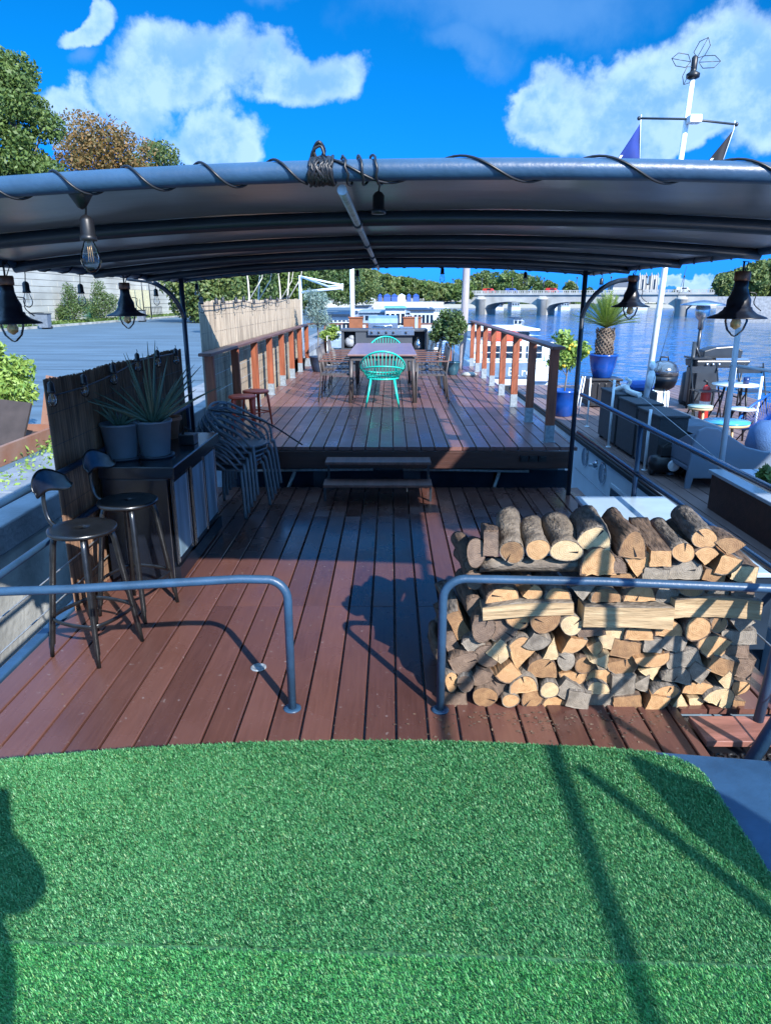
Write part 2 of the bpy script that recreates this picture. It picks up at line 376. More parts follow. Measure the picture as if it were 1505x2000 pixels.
STONE = mat('pale_quay_stone', (0.34, 0.35, 0.33), 0.85, var=0.4, scale=1.6, bump=0.5, bscale=14, detail=8, dirt=0.7, dcol=(0.16, 0.17, 0.16))
COPE = mat('grey_coping_stone', (0.19, 0.21, 0.235), 0.8, var=0.35, scale=2.2, bump=0.6, bscale=20, detail=9)
q = MB(); q.box(-80, -4.6, -30, 192, -3.2, 0.0); q.build('quay', ASPH, kind='structure', origin=(0, 0, 0))
# coping along the quay edge: blocks with joints
cp = thing('quay_wall', 'pale rough stone quay wall with grey coping beside the boat deck', 'quay wall', (-3.5, 4, -2.6))
b = MB(); b.box(-4.598, -3.52, -25, 60, -3.1, -0.22); b.build('wall', STONE, cp, world=True)
b = MB(); y = -25.0
while y < 60:
    ln = random.uniform(1.4, 1.9); b.box(-4.59, -3.5 + random.uniform(-.012, .012), y + .012, y + ln, -0.218, 0.05 + random.uniform(-.006, .006)); y += ln
b.build('coping', COPE, cp, world=True, bevel=0.02)
# cracks / joints in asphalt
JT = mat('asphalt_joint_tar', (0.04, 0.075, 0.11), 0.7)
b = MB()
for k in range(26):
    y0 = 6 + k * 3.6 + random.uniform(-1, 1); x0 = -27; xs = [x0 + i * 1.6 for i in range(15)]; yy = y0; pts = []
    for x in xs:
        yy += random.uniform(-.35, .35); pts.append((x, yy))
    for (p, q2) in zip(pts, pts[1:]):
        wd = .03; b.add([(p[0], p[1] - wd, .006), (q2[0], q2[1] - wd, .006), (q2[0], q2[1] + wd, .006), (p[0], p[1] + wd, .006)], [(0, 1, 2, 3)])
b.build('asphalt_joints', JT, kind='structure', origin=(0, 0, 0))
GRS = mat('verge_green', (0.06, 0.13, 0.03), 0.9, var=0.5, scale=3, island=True)
# embankment wall
EMB = mat('embankment_stone', (0.42, 0.43, 0.4), 0.85, var=0.3, scale=0.5, bump=0.3, bscale=4, detail=9, dirt=0.9, dcol=(0.13, 0.14, 0.14), stretch=(1, 0.4, 1.2))
ew = thing('embankment_wall', 'tall pale stone embankment wall behind the quay', 'wall', (-28, 60, 0))
b = MB()
for r in range(9):
    y = -20.0 + (r % 2) * 1.1
    while y < 185:
        ln = 2.2; b.box(-29, -28 + random.uniform(-.02, .02), y + .03, y + ln, r * .5 + .03 if r else 0, (r + 1) * .5); y += ln
b.build('masonry', EMB, ew, world=True)
b = MB(); b.box(-29.3, -27.85, -20, 185, 4.5, 4.8); b.build('coping', EMB, ew, world=True)
b = MB(); b.box(-90, -29.0, -20, 320, -1, 4.45); b.build('upper_street', ASPH, kind='structure', origin=(0, 0, 0))
# verge strip with grass
b = MB(); b.box(-28, -25.6, 10, 190, 0.0, 0.14); b.build('verge', GRS, kind='structure', origin=(0, 0, 0))
b = MB(); b.box(-25.6, -25.35, 10, 190, 0.0, 0.16); b.build('kerb', STONE, kind='structure', origin=(0, 0, 0))
def leafmat(name, c1, c2, rough=0.55, tl=0.25):
    m = bpy.data.materials.new(name); m.use_nodes = True; t = m.node_tree; n = t.nodes; l = t.links; b = n['Principled BSDF']
    g = n.new('ShaderNodeNewGeometry'); mx = n.new('ShaderNodeMix'); mx.data_type = 'RGBA'
    mx.inputs[6].default_value = (*c1, 1); mx.inputs[7].default_value = (*c2, 1); l.new(g.outputs['Random Per Island'], mx.inputs[0])
    l.new(mx.outputs[2], b.inputs['Base Color']); b.inputs['Roughness'].default_value = rough
    tr = n.new('ShaderNodeBsdfTranslucent'); l.new(mx.outputs[2], tr.inputs[0]); ms = n.new('ShaderNodeMixShader'); ms.inputs[0].default_value = tl
    l.new(b.outputs[0], ms.inputs[1]); l.new(tr.outputs[0], ms.inputs[2]); l.new(ms.outputs[0], n['Material Output'].inputs[0]); return m
LG = leafmat('leaf_green', (0.045, 0.09, 0.018), (0.13, 0.2, 0.045))
LD = leafmat('leaf_dark_green', (0.035, 0.08, 0.022), (0.11, 0.17, 0.05))
LB = leafmat('leaf_browning', (0.08, 0.08, 0.02), (0.25, 0.135, 0.04))
LY = leafmat('leaf_bright', (0.1, 0.2, 0.03), (0.3, 0.42, 0.09))
LS = leafmat('leaf_silver', (0.1, 0.17, 0.14), (0.26, 0.36, 0.33))
LT = leafmat('leaf_autumn_mix', (0.045, 0.095, 0.025), (0.16, 0.2, 0.055))
BARK = mat('tree_bark', (0.16, 0.14, 0.12), 0.9, var=0.4, bump=0.5)
BARKW = mat('pale_plane_bark', (0.5, 0.48, 0.42), 0.8, var=0.4, scale=3)
VG, VF = leaves(16000, [((-26.8, y, .15), (1.1, 2.5, .22)) for y in range(12, 120, 4)], .12, 0.1)
o = npmesh('grass', VG, VF, LG); tag(o, kind='stuff', label='rough grass verge along the foot of the embankment wall')
VG, VF = leaves(2600, [((-4.35, y, .02), (.3, .5, .06)) for y in np.arange(3.0, 9.0, .55)] + [((-5.6, 5.9, .02), (.5, .5, .08)), ((-4.6, 9.5, .03), (.7, 1.2, .12))], .035, 0.1)
o = npmesh('weeds', VG, VF, LY); tag(o, kind='stuff', label='low green weeds growing along the quay edge')
def tree(name, label, x, y, zb, h, r, m, nl, size, group=None, trunk=0.3, tm=BARK, low=0.35, cat='tree', nb=14, bare=0.0):
    t = thing(name, label, cat, (x, y, zb), random.uniform(0, 6), group)
    b = MB(); lean = random.uniform(-.03, .03) * h
    b.tube(spline([(0, 0, -.3), (lean * .4, 0, h * .3), (lean, lean * .5, h * .75)], 4), [trunk * (1 - .07 * i) for i in range(9)], 7)
    bl = []
    for k in range(nb):
        a = k * 2.399 + random.uniform(-.4, .4); zz = low + (1 - low) * ((k + .5) / nb)
        rr = r * math.sin(PI * min(1, max(.15, (zz - low * .7) / (1.08 - low * .7)))) ** .7 * random.uniform(.45, .8)
        c = (rr * math.cos(a), rr * math.sin(a), h * zz * .93); s = r * random.uniform(.33, .55)
        bl.append((c, (s, s, s * .75)))
        if k % 2 == 0: b.tube([(lean * .5, 0, h * zz * .5), (c[0] * .5, c[1] * .5, h * zz * .72), c], [trunk * .4, trunk * .28, trunk * .1], 5)
    b.build('trunk', tm, t)
    V, F = leaves(nl, bl, size, 0.35)
    npmesh('crown', V, F, m, t); return t
# trees on the street above the wall (top left of the photo)
def tree_px(name, label, pxc, pyt, Y, zb, rpx, m, nl, size, **k):
    d = ray(pxc, pyt); tt = Y / d.y; x = d.x * tt; ztop = 2 + d.z * tt
    r = rpx * tt * FPX / FPX * 1.0
    return tree(name, label, x, Y, zb, (ztop - zb), r, m, nl, size, **k)
tree_px('chestnut_tree', 'tall dense green tree at the left edge above the canopy', 5, 80, 62, 4.4, 84, LG, 26000, .17, trunk=.4, nb=26, low=.2)
tree_px('chestnut_tree', 'tree with browning leaves right of the tall green one', 195, 236, 80, 4.4, 105, LB, 22000, .17, trunk=.4, nb=24, low=.3)
tree_px('chestnut_tree', 'small green tree behind the browning tree above the canopy', 300, 262, 98, 4.4, 75, LT, 14000, .2, trunk=.35, nb=14, low=.3)
tree_px('poplar_tree', 'slim treetop just poking above the canopy tube', 462, 308, 130, 4.4, 22, LG, 3500, .2, trunk=.3, nb=9)
# trees seen under the canopy along the left bank
for i, (px, pt, Y, rp, m, lb) in enumerate([(395, 500, 66, 70, LT, 'bushy tree nearest the quay wall left of the reed screen'), (470, 470, 74, 62, LD, 'tree with slender pale trunks above the reed screen'),
        (545, 480, 84, 60, LG, 'tree above the middle of the upper reed screen'), (600, 455, 96, 58, LD, 'dark tree behind the white awning frame'),
        (655, 490, 112, 52, LD, 'dark tree left of the white mast'), (700, 520, 128, 40, LT, 'yellowing tree just right of the white mast')]):
    tree_px('plane_tree', lb, px, pt, Y, 0.2 if i < 4 else 1.5, rp, m, 13000, .2, trunk=.16, nb=20, low=.12, group='trees along the left bank', tm=BARKW)
for k, (px, Y) in enumerate([(478, 40), (497, 43), (540, 46), (553, 40)]):
    p = P(px, 585, y=Y); b = MB(); b.tube(spline([(p.x, Y, 0), (p.x + .25, Y, 2.2), (p.x + .1 + .4 * (k % 2), Y, 4.6)], 4), [.075 - .006 * i for i in range(9)], 7)
    b.tube([(p.x + .2, Y, 1.9), (p.x + 1.0, Y, 3.1), (p.x + 1.3, Y, 4.6)], [.04, .03, .02], 5)
    t = thing('birch_tree', ['leftmost slender pale trunk over the reed screen', 'second slender pale trunk from the left over the reed screen', 'third slender pale trunk over the reed screen', 'slender pale trunk nearest the white awning frame'][k], 'tree', (p.x, Y, 0), group='pale slender trunks')
    b.build('trunk', BARKW, t, world=True)
    V, F = leaves(1500, [((p.x + .4, Y, 4.9), (1.1, 1.1, 1.2)), ((p.x - .6, Y + .5, 4.2), (.7, .7, .8))], .12, .3); V -= np.array([p.x, Y, 0]); npmesh('crown', V, F, LG, t)
for i, (px, py, Y, r) in enumerate([(145, 622, 60.8, 1.55), (205, 618, 67, 1.75), (385, 590, 98, 2.6), (430, 585, 110, 2.6)]):
    p = P(px, py, y=Y); t = thing('bush', ['bushy green shrub against the embankment wall, the left one', 'bushy green shrub against the wall beside the far left lamp', 'big shrub at the end of the wall right of the canopy post', 'low shrub showing over the corner of the reed screen'][i], 'shrub', (-26.8, Y, 0.1))
    V, F = leaves(4500, [((0, 0, r * .7), (r * .6, r * .6, r * .8)), ((r * .5, .2, r * .9), (r * .5, r * .5, r * .5)), ((-r * .6, 0, r * .5), (r * .5, r * .5, r * .5)), ((0, 0, r * 1.5), (r * .4, r * .4, r * .6))], .09, .25, asp=.4)
    npmesh('foliage', V, F, LD if i < 2 else LG, t)
    b = MB(); [b.tube([(0, 0, 0), (random.uniform(-.5, .5) * r, 0, r)], .03, 5) for _ in range(4)]; b.build('stem', BARK, t)
# far bank, left: land, wall, tents, trees
EARTH = mat('bank_ground', (0.3, 0.31, 0.28), 0.9)
ground_sheet('far_bank', -90, 14, 192, 700, 1.4, EMB, th=5)
ground_sheet('far_bank_behind_bridge', -90, 500, 420, 900, -0.6, EARTH, th=5)
for i in range(24):
    px = 690 + i * 9.4 + random.uniform(-3, 3); Y = random.uniform(214, 260); pt = 520 + 32 * min(1, max(0, (px - 705) / 150)) + 7 * abs(math.sin(i * 1.3))
    tree_px('plane_tree', 'one of the rounded trees in the row above the far quay', px, pt, Y, 1.4, random.uniform(14, 19), LT if i % 3 else LG, 2200, .6, group='rounded trees in a row on the far left bank', trunk=.3, nb=9, low=.25)
BLU = mat('blue_tarpaulin', (0.02, 0.07, 0.3), 0.6)
for i in range(11):
    px = 672 + i * 14; p = P(px, 587, y=205); b = MB(); ww = random.uniform(.5, 1.0)
    b.box(p.x - ww, p.x + ww, 204, 207, 1.4, 3.0); b.add([(p.x - ww - .1, 203.8, 3.0), (p.x + ww + .1, 203.8, 3.0), (p.x + ww + .1, 207.2, 3.0), (p.x - ww - .1, 207.2, 3.0), (p.x, 205.5, 3.6)], [(0, 1, 4), (1, 2, 4), (2, 3, 4), (3, 0, 4)])
    b.build('market_tent', BLU if i % 4 else WHITE, label='small blue tent under the trees on the far quay' if i % 4 else 'small white tent under the trees on the far quay', cat='tent', group='blue tents on the far quay' if i % 4 else 'white tents on the far quay')
# trees behind the bridge
for i, (px, pt, rp) in enumerate([(905, 543, 20), (932, 534, 26), (957, 528, 28), (985, 531, 28), (1012, 534, 24), (1040, 540, 22), (1070, 550, 18), (1115, 552, 17), (872, 563, 16), (1150, 563, 13), (1395, 563, 10), (1000, 545, 24), (1320, 565, 9)]):
    tree_px('riverside_tree', 'rounded tree rising behind the stone bridge', px, pt, 330 + (i % 3) * 22, 0.0, rp, [LG, LT, LD][i % 3], 3200, .65, group='rounded trees behind the bridge', trunk=.4, nb=12, low=.2)
for i in range(16):
    tree_px('riverside_tree', 'low dark tree seen through the bridge arches', 850 + i * 44, 583, 430, -0.6, 24, LD, 900, .9, group='low trees seen through the arches', trunk=.3, nb=8, low=.05)
# right bank
b = MB(); b.prism([(67, 150), (160, 150), (160, 196), (89, 196)], 6.6, z0=-4); b.build('right_bank', COPE, kind='structure', origin=(0, 0, 0))
for px, pt, rp in ((1425, 536, 26), (1475, 515, 34), (1530, 500, 40)):
    tree_px('willow_tree', {1425: 'drooping pale green tree left of the others on the right bank', 1475: 'big drooping green tree on the right bank behind the lamp', 1530: 'tall tree at the right edge on the far bank'}[px], px, pt, 158, 2.6, rp, LT, 7000, .42, trunk=.4, nb=18, low=.1)
# ------------------------------------------------------------------ bridge
BST = mat('bridge_stone', (0.37, 0.375, 0.36), 0.85, var=0.3, scale=0.3, bump=0.2, detail=8, dirt=0.6, dcol=(0.15, 0.16, 0.17))
X0, Y0, dx, dy = 29.1, 235.0, 17.98, -8.75
br = thing('stone_bridge', 'long pale stone bridge with flat arches across the river', 'bridge', (64, 217, -2.6))
ax = Vector((dx, dy, 0)).normalized(); nx = Vector((-ax.y, ax.x, 0)); SP = Vector((dx, dy, 0)).length; WD = 12.0
def bp_(s_, w_, z): v = Vector((X0, Y0, 0)) + ax * s_ + nx * w_; return (v.x, v.y, z)
for k in range(-3, 6):
    s0 = k * SP; b = MB()
    # spandrel with the arch cut out (front face strip, soffit, back)
    m_ = 16; hw = SP / 2 - 1.1; top = 3.35; low = []
    for i in range(m_ + 1):
        u = -1 + 2 * i / m_; low.append((s0 + SP / 2 + u * hw, -1.0 + 2.35 * math.sqrt(max(0, 1 - u * u)) ** 0.9))
    for w_ in (0, WD):
        vs = []; 
        for (s_, z) in low: vs += [bp_(s_, w_, z), bp_(s_, w_, top)]
        b.add(vs, [(2 * i, 2 * i + 2, 2 * i + 3, 2 * i + 1) for i in range(m_)])
    vs = []
    for (s_, z) in low: vs += [bp_(s_, 0, z), bp_(s_, WD, z)]
    b.add(vs, [(2 * i, 2 * i + 1, 2 * i + 3, 2 * i + 2) for i in range(m_)], smooth=True)
    b.build('arch_span', BST, br, world=True)
    b = MB(); pts = [(-1.1, -0.2), (1.1, -0.2), (1.1, WD + .2), (-1.1, WD + .2)]
    vs = [bp_(s0 + a, c, z) for z in (-3.2, top) for a, c in pts]; b.add(vs, [(3, 2, 1, 0), (4, 5, 6, 7), (0, 1, 5, 4), (1, 2, 6, 5), (2, 3, 7, 6), (3, 0, 4, 7)])
    c0 = Vector(bp_(s0, -0.5, 0)); b.lathe([(1.5, -3.2), (1.45, 1.9), (1.7, 2.0), (1.7, 2.3), (1.3, 2.6)], (c0.x, c0.y, 0), 16)
    b.build('pier', BST, br, world=True)
b = MB(); s0, s1 = -3 * SP - 30, 6 * SP
vs = [bp_(s_, w_, z) for z in (top + .01, top + .5) for s_, w_ in ((s0, -.5), (s1, -.5), (s1, WD + .5), (s0, WD + .5))]
b.add(vs, [(3, 2, 1, 0), (4, 5, 6, 7), (0, 1, 5, 4), (1, 2, 6, 5), (2, 3, 7, 6), (3, 0, 4, 7)]); b.build('deck', BST, br, world=True)
b = MB(); s_ = s0
while s_ < s1:
    for (a0, a1, z0, z1) in ((s_, s_ + .5, 3.86, 4.75), (s_ + .5, s_ + 2.0, 4.5, 4.7), (s_ + .5, s_ + 2.0, 3.9, 4.05), (s_ + .8, s_ + 1.0, 4.05, 4.5), (s_ + 1.4, s_ + 1.6, 4.05, 4.5)):
        vs = [bp_(p_, w_, z) for z in (z0, z1) for p_, w_ in ((a0, -.45), (a1, -.45), (a1, -.1), (a0, -.1))]
        b.add(vs, [(3, 2, 1, 0), (4, 5, 6, 7), (0, 1, 5, 4), (1, 2, 6, 5), (2, 3, 7, 6), (3, 0, 4, 7)])
    s_ += 2.0
b.build('parapet', BST, br, world=True)
for k in range(-2, 6):
    for off in (0, SP / 2):
        b = MB(); p = bp_(k * SP + off, .3, 0); b.tube([(p[0], p[1], 3.85), (p[0], p[1], 8.2)], .1, 6); b.ball((p[0], p[1], 8.3), .3, 8)
        b.build('lamp_post', DSTEEL, br, world=True)
RED = mat('red_paint', (0.5, 0.03, 0.02), 0.4); GLD = mat('dark_window_glass', (0.01, 0.02, 0.035), 0.08)
for i, (s_, m, lb) in enumerate([(-16, WHITE, 'white car on the bridge left of the grey pole'), (1.5, RED, 'small red car on the bridge above the first arch'), (9, BLU, 'blue car crossing the bridge above the first arch'), (22, RED, 'red car on the bridge above the second pier'), (60, WHITE, 'white car on the bridge seen past the cathedral')]):
    p = bp_(s_, 3, 3.9); t = thing('passing_car', lb, 'car', p, math.atan2(ax.y, ax.x)); b = MB()
    poly = [(-1.9, .3), (1.9, .3), (2.0, .8), (1.4, 1.0), (1.0, 1.5), (-1.6, 1.55), (-1.9, 1.0)]; b.prism([(x, z) for x, z in poly], 1.8, Matrix.Translation((0, .9, 0)) @ Matrix.Rotation(PI / 2, 4, 'X')); b.build('body', m, t)
    for xx in (-1.5, 1.5):
        c = MB(); c.lathe([(0, -.1), (.38, -.1), (.38, .1), (0, .1)], (xx, -.85, .38), 12, rot=(PI / 2, 0, 0)); c.build('wheel', BLACK, t)
    c = MB(); c.box(-.4, .9, -.93, -.905, 1.0, 1.4); c.build('window', GLD, t)
# distant buildings
FST = mat('city_stone', (0.36, 0.35, 0.32), 0.85, var=0.2, scale=.2); SLATE = mat('slate_roof', (0.07, 0.09, 0.12), 0.6)
p = P(862, 585, y=370); t = thing('columned_building', 'classical building with a pediment behind the bridge trees', 'building', (p.x, 370, 0)); b = MB()
b.box(-7, 7, 0, 12, 0, 5.5); [b.box(-6.2 + i * 2.4, -5.6 + i * 2.4, -1.5, -.9, 0, 5.5) for i in range(6)]; b.box(-7, 7, -1.7, 12, 5.5, 6.5); b.build('wall', FST, t)
b = MB(); b.prism([(-7.3, 6.5), (7.3, 6.5), (0, 9.2)], 14, Matrix.Translation((0, 12, 0)) @ Matrix.Rotation(PI / 2, 4, 'X')); b.build('roof', SLATE, t)
p = P(1262, 585, y=400); t = thing('cathedral', 'distant pale church with two square towers above the bridge', 'church', (p.x, 400, 0)); b = MB()
for sx in (-5.2, 1.2): b.box(sx, sx + 4, 0, 4, 0, 14.5); [b.box(sx + a, sx + a + .4, -.3, 0, 6, 14.9) for a in (0, 1.1, 2.4, 3.6)]; [b.lathe([(.5, 14.5), (0, 16.2)], (sx + c_, .5, 0), 6) for c_ in (.3, 3.7)]
b.box(-1.2, 1.2, .5, 4, 0, 9.5); b.box(-5, 5, 4, 26, 0, 7.5); b.build('wall', FST, t)
b = MB(); b.prism([(-5.2, 7.5), (5.2, 7.5), (0, 11)], 22, Matrix.Translation((0, 26, 0)) @ Matrix.Rotation(PI / 2, 4, 'X')); b.build('roof', SLATE, t)
for sx in (-5.2, 1.2): b = MB(); b.box(sx + 1.6, sx + 2.5, -.35, -.02, 7, 12.5); b.build('window', GLD, t)
p = P(1212, 585, y=400); t = thing('apartment_building', 'distant pale block left of the church towers', 'building', (p.x, 400, 0)); b = MB(); b.box(-5, 5, 0, 10, 0, 8.5); b.build('wall', FST, t); b = MB(); b.prism([(-5.2, 8.5), (5.2, 8.5), (3.5, 11), (-3.5, 11)], 10.4, Matrix.Translation((0, 10.2, 0)) @ Matrix.Rotation(PI / 2, 4, 'X')); b.build('roof', SLATE, t)
# ================================================================== own houseboat
hb = thing('houseboat', 'dark steel houseboat hull under the red wooden decks', 'boat', (0, 5, -2.6))
b = MB(); b.box(-2.14, 2.1, -6, 7.48, -3.2, -0.05); b.box(-2.14, 2.05, 8.0, 19.5, -3.2, .24); b.box(-2.0, 2.0, 7.4, 8.1, -3.2, -.45); b.build('hull', mat('own_hull_blue_grey', (.2, .28, .36), .5, dirt=.4), hb, world=True)
b = MB(); b.box(-2.2, -2.13, -6, 7.5, -.09, 0.012); b.build('gunwale', STEEL, hb, world=True, bevel=.008)
DARKWOOD = mat('dark_fascia_wood', (0.05, 0.018, 0.012), 0.5, var=.4, scale=3, stretch=(.5, 6, 6), bump=.15)
b = MB(); b.box(-1.95, 1.98, 7.5, 7.545, .215, .404); b.build('fascia', DARKWOOD, hb, world=True, bevel=.004)
SLATEP = mat('slate_blue_panel', (0.03, 0.045, 0.065), .35)
b = MB(); b.box(-1.95, 1.95, 7.93, 7.99, -.4, .24); [b.box(x, x + .9, 7.9, 7.93, -.3, .1, 1) for x in (-1.8, -.75, .35, 1.2)]; b.build('bulkhead', [SLATEP, GLD], hb, world=True)
b = MB(); b.tube([(.15, 7.85, .12), (1.6, 7.85, .1)], .016, 6); b.tube([(-1.8, 7.85, .1), (-.2, 7.85, .12)], .016, 6); b.tube([(1.25, 7.8, .1), (1.15, 7.8, -.25)], .02, 6); b.tube([(-1.1, 7.8, .1), (-1.25, 7.8, -.25)], .02, 6); b.build('pipe', GALV, hb, world=True)
for i, x in enumerate((1.42, 1.52, 1.62)):
    b = MB(); b.box(x, x + .085, 7.47, 7.497, .3, .36); b.tube([(x + .04, 7.47, .33), (x + .04, 7.455, .33)], .022, 10); b.build('power_socket', BLACK, hb, world=True)
# lower deck boards
def boards(name, x0, x1, y0, y1, ztop, m, pitch=.154, gap=.011, cuts=(), th=.028, cut_x=None):
    b = MB(); x = x0
    while x < x1 - .03:
        xe = min(x + pitch - gap, x1); ys = [y0] + [c + random.choice((0, 0, .0, .25)) for c in cuts if random.random() < .8] + [y1]
        for a, c in zip(ys, ys[1:]):
            dz = random.uniform(-.0012, .0012); e = .004
            yy1 = c - .0015
            if cut_x and x > cut_x[0] - .07: a = max(a, cut_x[1])
            vs = [(x, a, ztop - th), (xe, a, ztop - th), (xe, yy1, ztop - th), (x, yy1, ztop - th), (x, a, ztop - e + dz), (xe, a, ztop - e + dz), (xe, yy1, ztop - e + dz), (x, yy1, ztop - e + dz),
                  (x + e, a, ztop + dz), (xe - e, a, ztop + dz), (xe - e, yy1, ztop + dz), (x + e, yy1, ztop + dz)]
            b.add(vs, [(0, 3, 2, 1), (0, 1, 5, 4), (1, 2, 6, 5), (2, 3, 7, 6), (3, 0, 4, 7), (4, 5, 9, 8), (5, 6, 10, 9), (6, 7, 11, 10), (7, 4, 8, 11), (8, 9, 10, 11)])
        x += pitch
    return b.build(name, m, kind='structure', origin=(0, 0, 0))
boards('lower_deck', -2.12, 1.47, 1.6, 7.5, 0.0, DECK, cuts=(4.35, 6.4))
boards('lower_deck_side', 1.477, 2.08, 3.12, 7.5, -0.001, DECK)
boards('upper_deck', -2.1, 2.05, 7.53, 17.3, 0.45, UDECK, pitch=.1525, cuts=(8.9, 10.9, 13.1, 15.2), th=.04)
# steps
sb = thing('wooden_steps', 'two wide wooden steps up to the upper deck', 'steps', (-.12, 7.2, 0)); W_ = .56
for k, (yy, zz) in enumerate(((7.3, .36), (7.02, .185))):
    b = MB(); b.box(-.13 - W_, -.13 + W_, yy - .13, yy + .13, zz - .03, zz); b.build('tread', RAILW, sb, world=True, bevel=.005)
for sx in (-1, 1):
    b = MB(); x = -.13 + sx * (W_ - .015); b.box(x - .012, x + .012, 7.42, 7.455, .02, .33); b.box(x - .012, x + .012, 6.93, 7.42, .13, .152); b.box(x - .012, x + .012, 6.93, 6.96, 0, .13); b.box(x - .012, x + .012, 7.2, 7.44, .31, .328); b.build('bracket', DSTEEL, sb, world=True)
# raised roof platform with artificial grass
rp = thing('wheelhouse_roof', 'raised blue grey steel roof edge under the artificial grass', 'roof', (0.4, 0, 0))
def rr(x0, x1, y0, y1, r, n=8):
    pts = [(x0, y0), (x1, y0)] + [(x1 - r + r * math.cos(a), y1 - r + r * math.sin(a)) for a in [PI / 2 * i / n for i in range(n + 1)]] + [(x0, y1)]
    return pts
front = lambda x: 2.27 - .062 * x * x
pl = [(-2.3, -2.5), (1.62, -2.5)] + [(1.62, 2.14)] + [(x, front(x) + .012) for x in np.linspace(1.1, -2.3, 20)]
b = MB(); b.prism(pl, .05, z0=.345); b.build('roof_plate', STEEL, rp, world=True, bevel=.006)
b = MB(); b.prism([(x * .97, y - .05) for x, y in pl], .33, z0=.01); b.build('coaming', DSTEEL, rp, world=True)
b = MB(); b.box(1.605, 1.635, -2.5, 2.1, .0, .42); b.build('side_edge', DSTEEL, rp, world=True)
# turf: backing plus blades
TB = mat('turf_backing', (0.04, 0.13, 0.05), .95)
gx1 = 1.1
gp = [(-2.28, -2.4), (1.11, -2.4)] + [(gx1 - .12 + .12 * math.cos(a), 2.06 + .12 * math.sin(a)) for a in [PI / 2 * i / 5 for i in range(6)]] + [(x, front(x)) for x in np.linspace(.9, -2.28, 20)]
b = MB(); b.prism(gp, .006, z0=.3952); b.build('turf_backing', TB, kind='structure', origin=(0, 0, 0))
def turfmat(name, cs):
    m = bpy.data.materials.new(name); m.use_nodes = True; t = m.node_tree; n = t.nodes; l = t.links; b = n['Principled BSDF']
    g = n.new('ShaderNodeNewGeometry'); cr = n.new('ShaderNodeValToRGB'); l.new(g.outputs['Random Per Island'], cr.inputs[0]); el_ = cr.color_ramp.elements
    for i, (p_, c_) in enumerate(cs):
        e = el_[i] if i < 2 else el_.new(p_); e.position = p_; e.color = (*c_, 1)
    b.inputs['Roughness'].default_value = .45; l.new(cr.outputs[0], b.inputs['Base Color'])
    tr = n.new('ShaderNodeBsdfTranslucent'); l.new(cr.outputs[0], tr.inputs[0]); ms = n.new('ShaderNodeMixShader'); ms.inputs[0].default_value = .2
    l.new(b.outputs[0], ms.inputs[1]); l.new(tr.outputs[0], ms.inputs[2]); l.new(ms.outputs[0], n['Material Output'].inputs[0]); return m
TM1 = turfmat('turf_blade', [(0, (0.035, 0.19, 0.055)), (1, (0.2, 0.48, 0.2)), (.5, (0.06, 0.27, 0.09)), (.85, (0.11, 0.36, 0.14)), (.93, (0.22, 0.36, 0.12))])
TM2 = turfmat('turf_blade_fresh', [(0, (0.035, 0.22, 0.05)), (1, (0.2, 0.53, 0.18)), (.5, (0.06, 0.32, 0.085)), (.85, (0.11, 0.41, 0.13)), (.93, (0.22, 0.4, 0.12))])
def turf(name, y0f, y1f, n_, m, label):
    x = rng.uniform(-1.75, gx1 + .01, n_); lo, hi = y0f(x), y1f(x); y = lo + (hi - lo) * rng.random(n_)
    cut = (x > gx1 - .12) & (y > 2.06) & (((x - gx1 + .12) ** 2 + (y - 2.06) ** 2) > .13 ** 2); x = x[~cut]; y = y[~cut]; k = len(x)
    patch = np.sin(x * 7 + 3 * np.sin(y * 3)) * np.sin(y * 6 + 2 * np.sin(x * 4))
    a = rng.uniform(0, 2 * PI, k) ; ln = rng.uniform(.007, .0145, k) * (1 + .1 * patch); tilt = np.abs(rng.normal(.75, .35, k))
    wd = rng.uniform(.0007, .0012, k); dxx = np.cos(a) * np.sin(tilt) * ln - .004; dyy = np.sin(a) * np.sin(tilt) * ln; dz = np.cos(tilt) * ln
    px_ = -np.sin(a) * wd; py_ = np.cos(a) * wd; z0 = .401
    V = np.stack([np.stack([x - px_, y - py_, np.full(k, z0)], 1), np.stack([x + px_, y + py_, np.full(k, z0)], 1),
                  np.stack([x + px_ * .8 + dxx * .55, y + py_ * .8 + dyy * .55, z0 + dz * .75], 1), np.stack([x + dxx * 1.1, y + dyy * 1.1, z0 + dz], 1), np.stack([x - px_ * .8 + dxx * .55, y - py_ * .8 + dyy * .55, z0 + dz * .75], 1)], 1).reshape(-1, 3)
    o = npmesh(name, V, np.arange(k * 5).reshape(k, 5), m); return tag(o, label, 'artificial grass', kind='stuff')
seam = lambda x: 1.37 - .03 * x
turf('artificial_grass', lambda x: seam(x) + .006, lambda x: front(x) - .004, 400000, TM1, 'blue green artificial grass carpet on the raised roof')
turf('artificial_grass', lambda x: seam(x) * 0 + .75, lambda x: seam(x) - .006, 210000, TM2, 'brighter green strip of artificial grass nearest the camera')
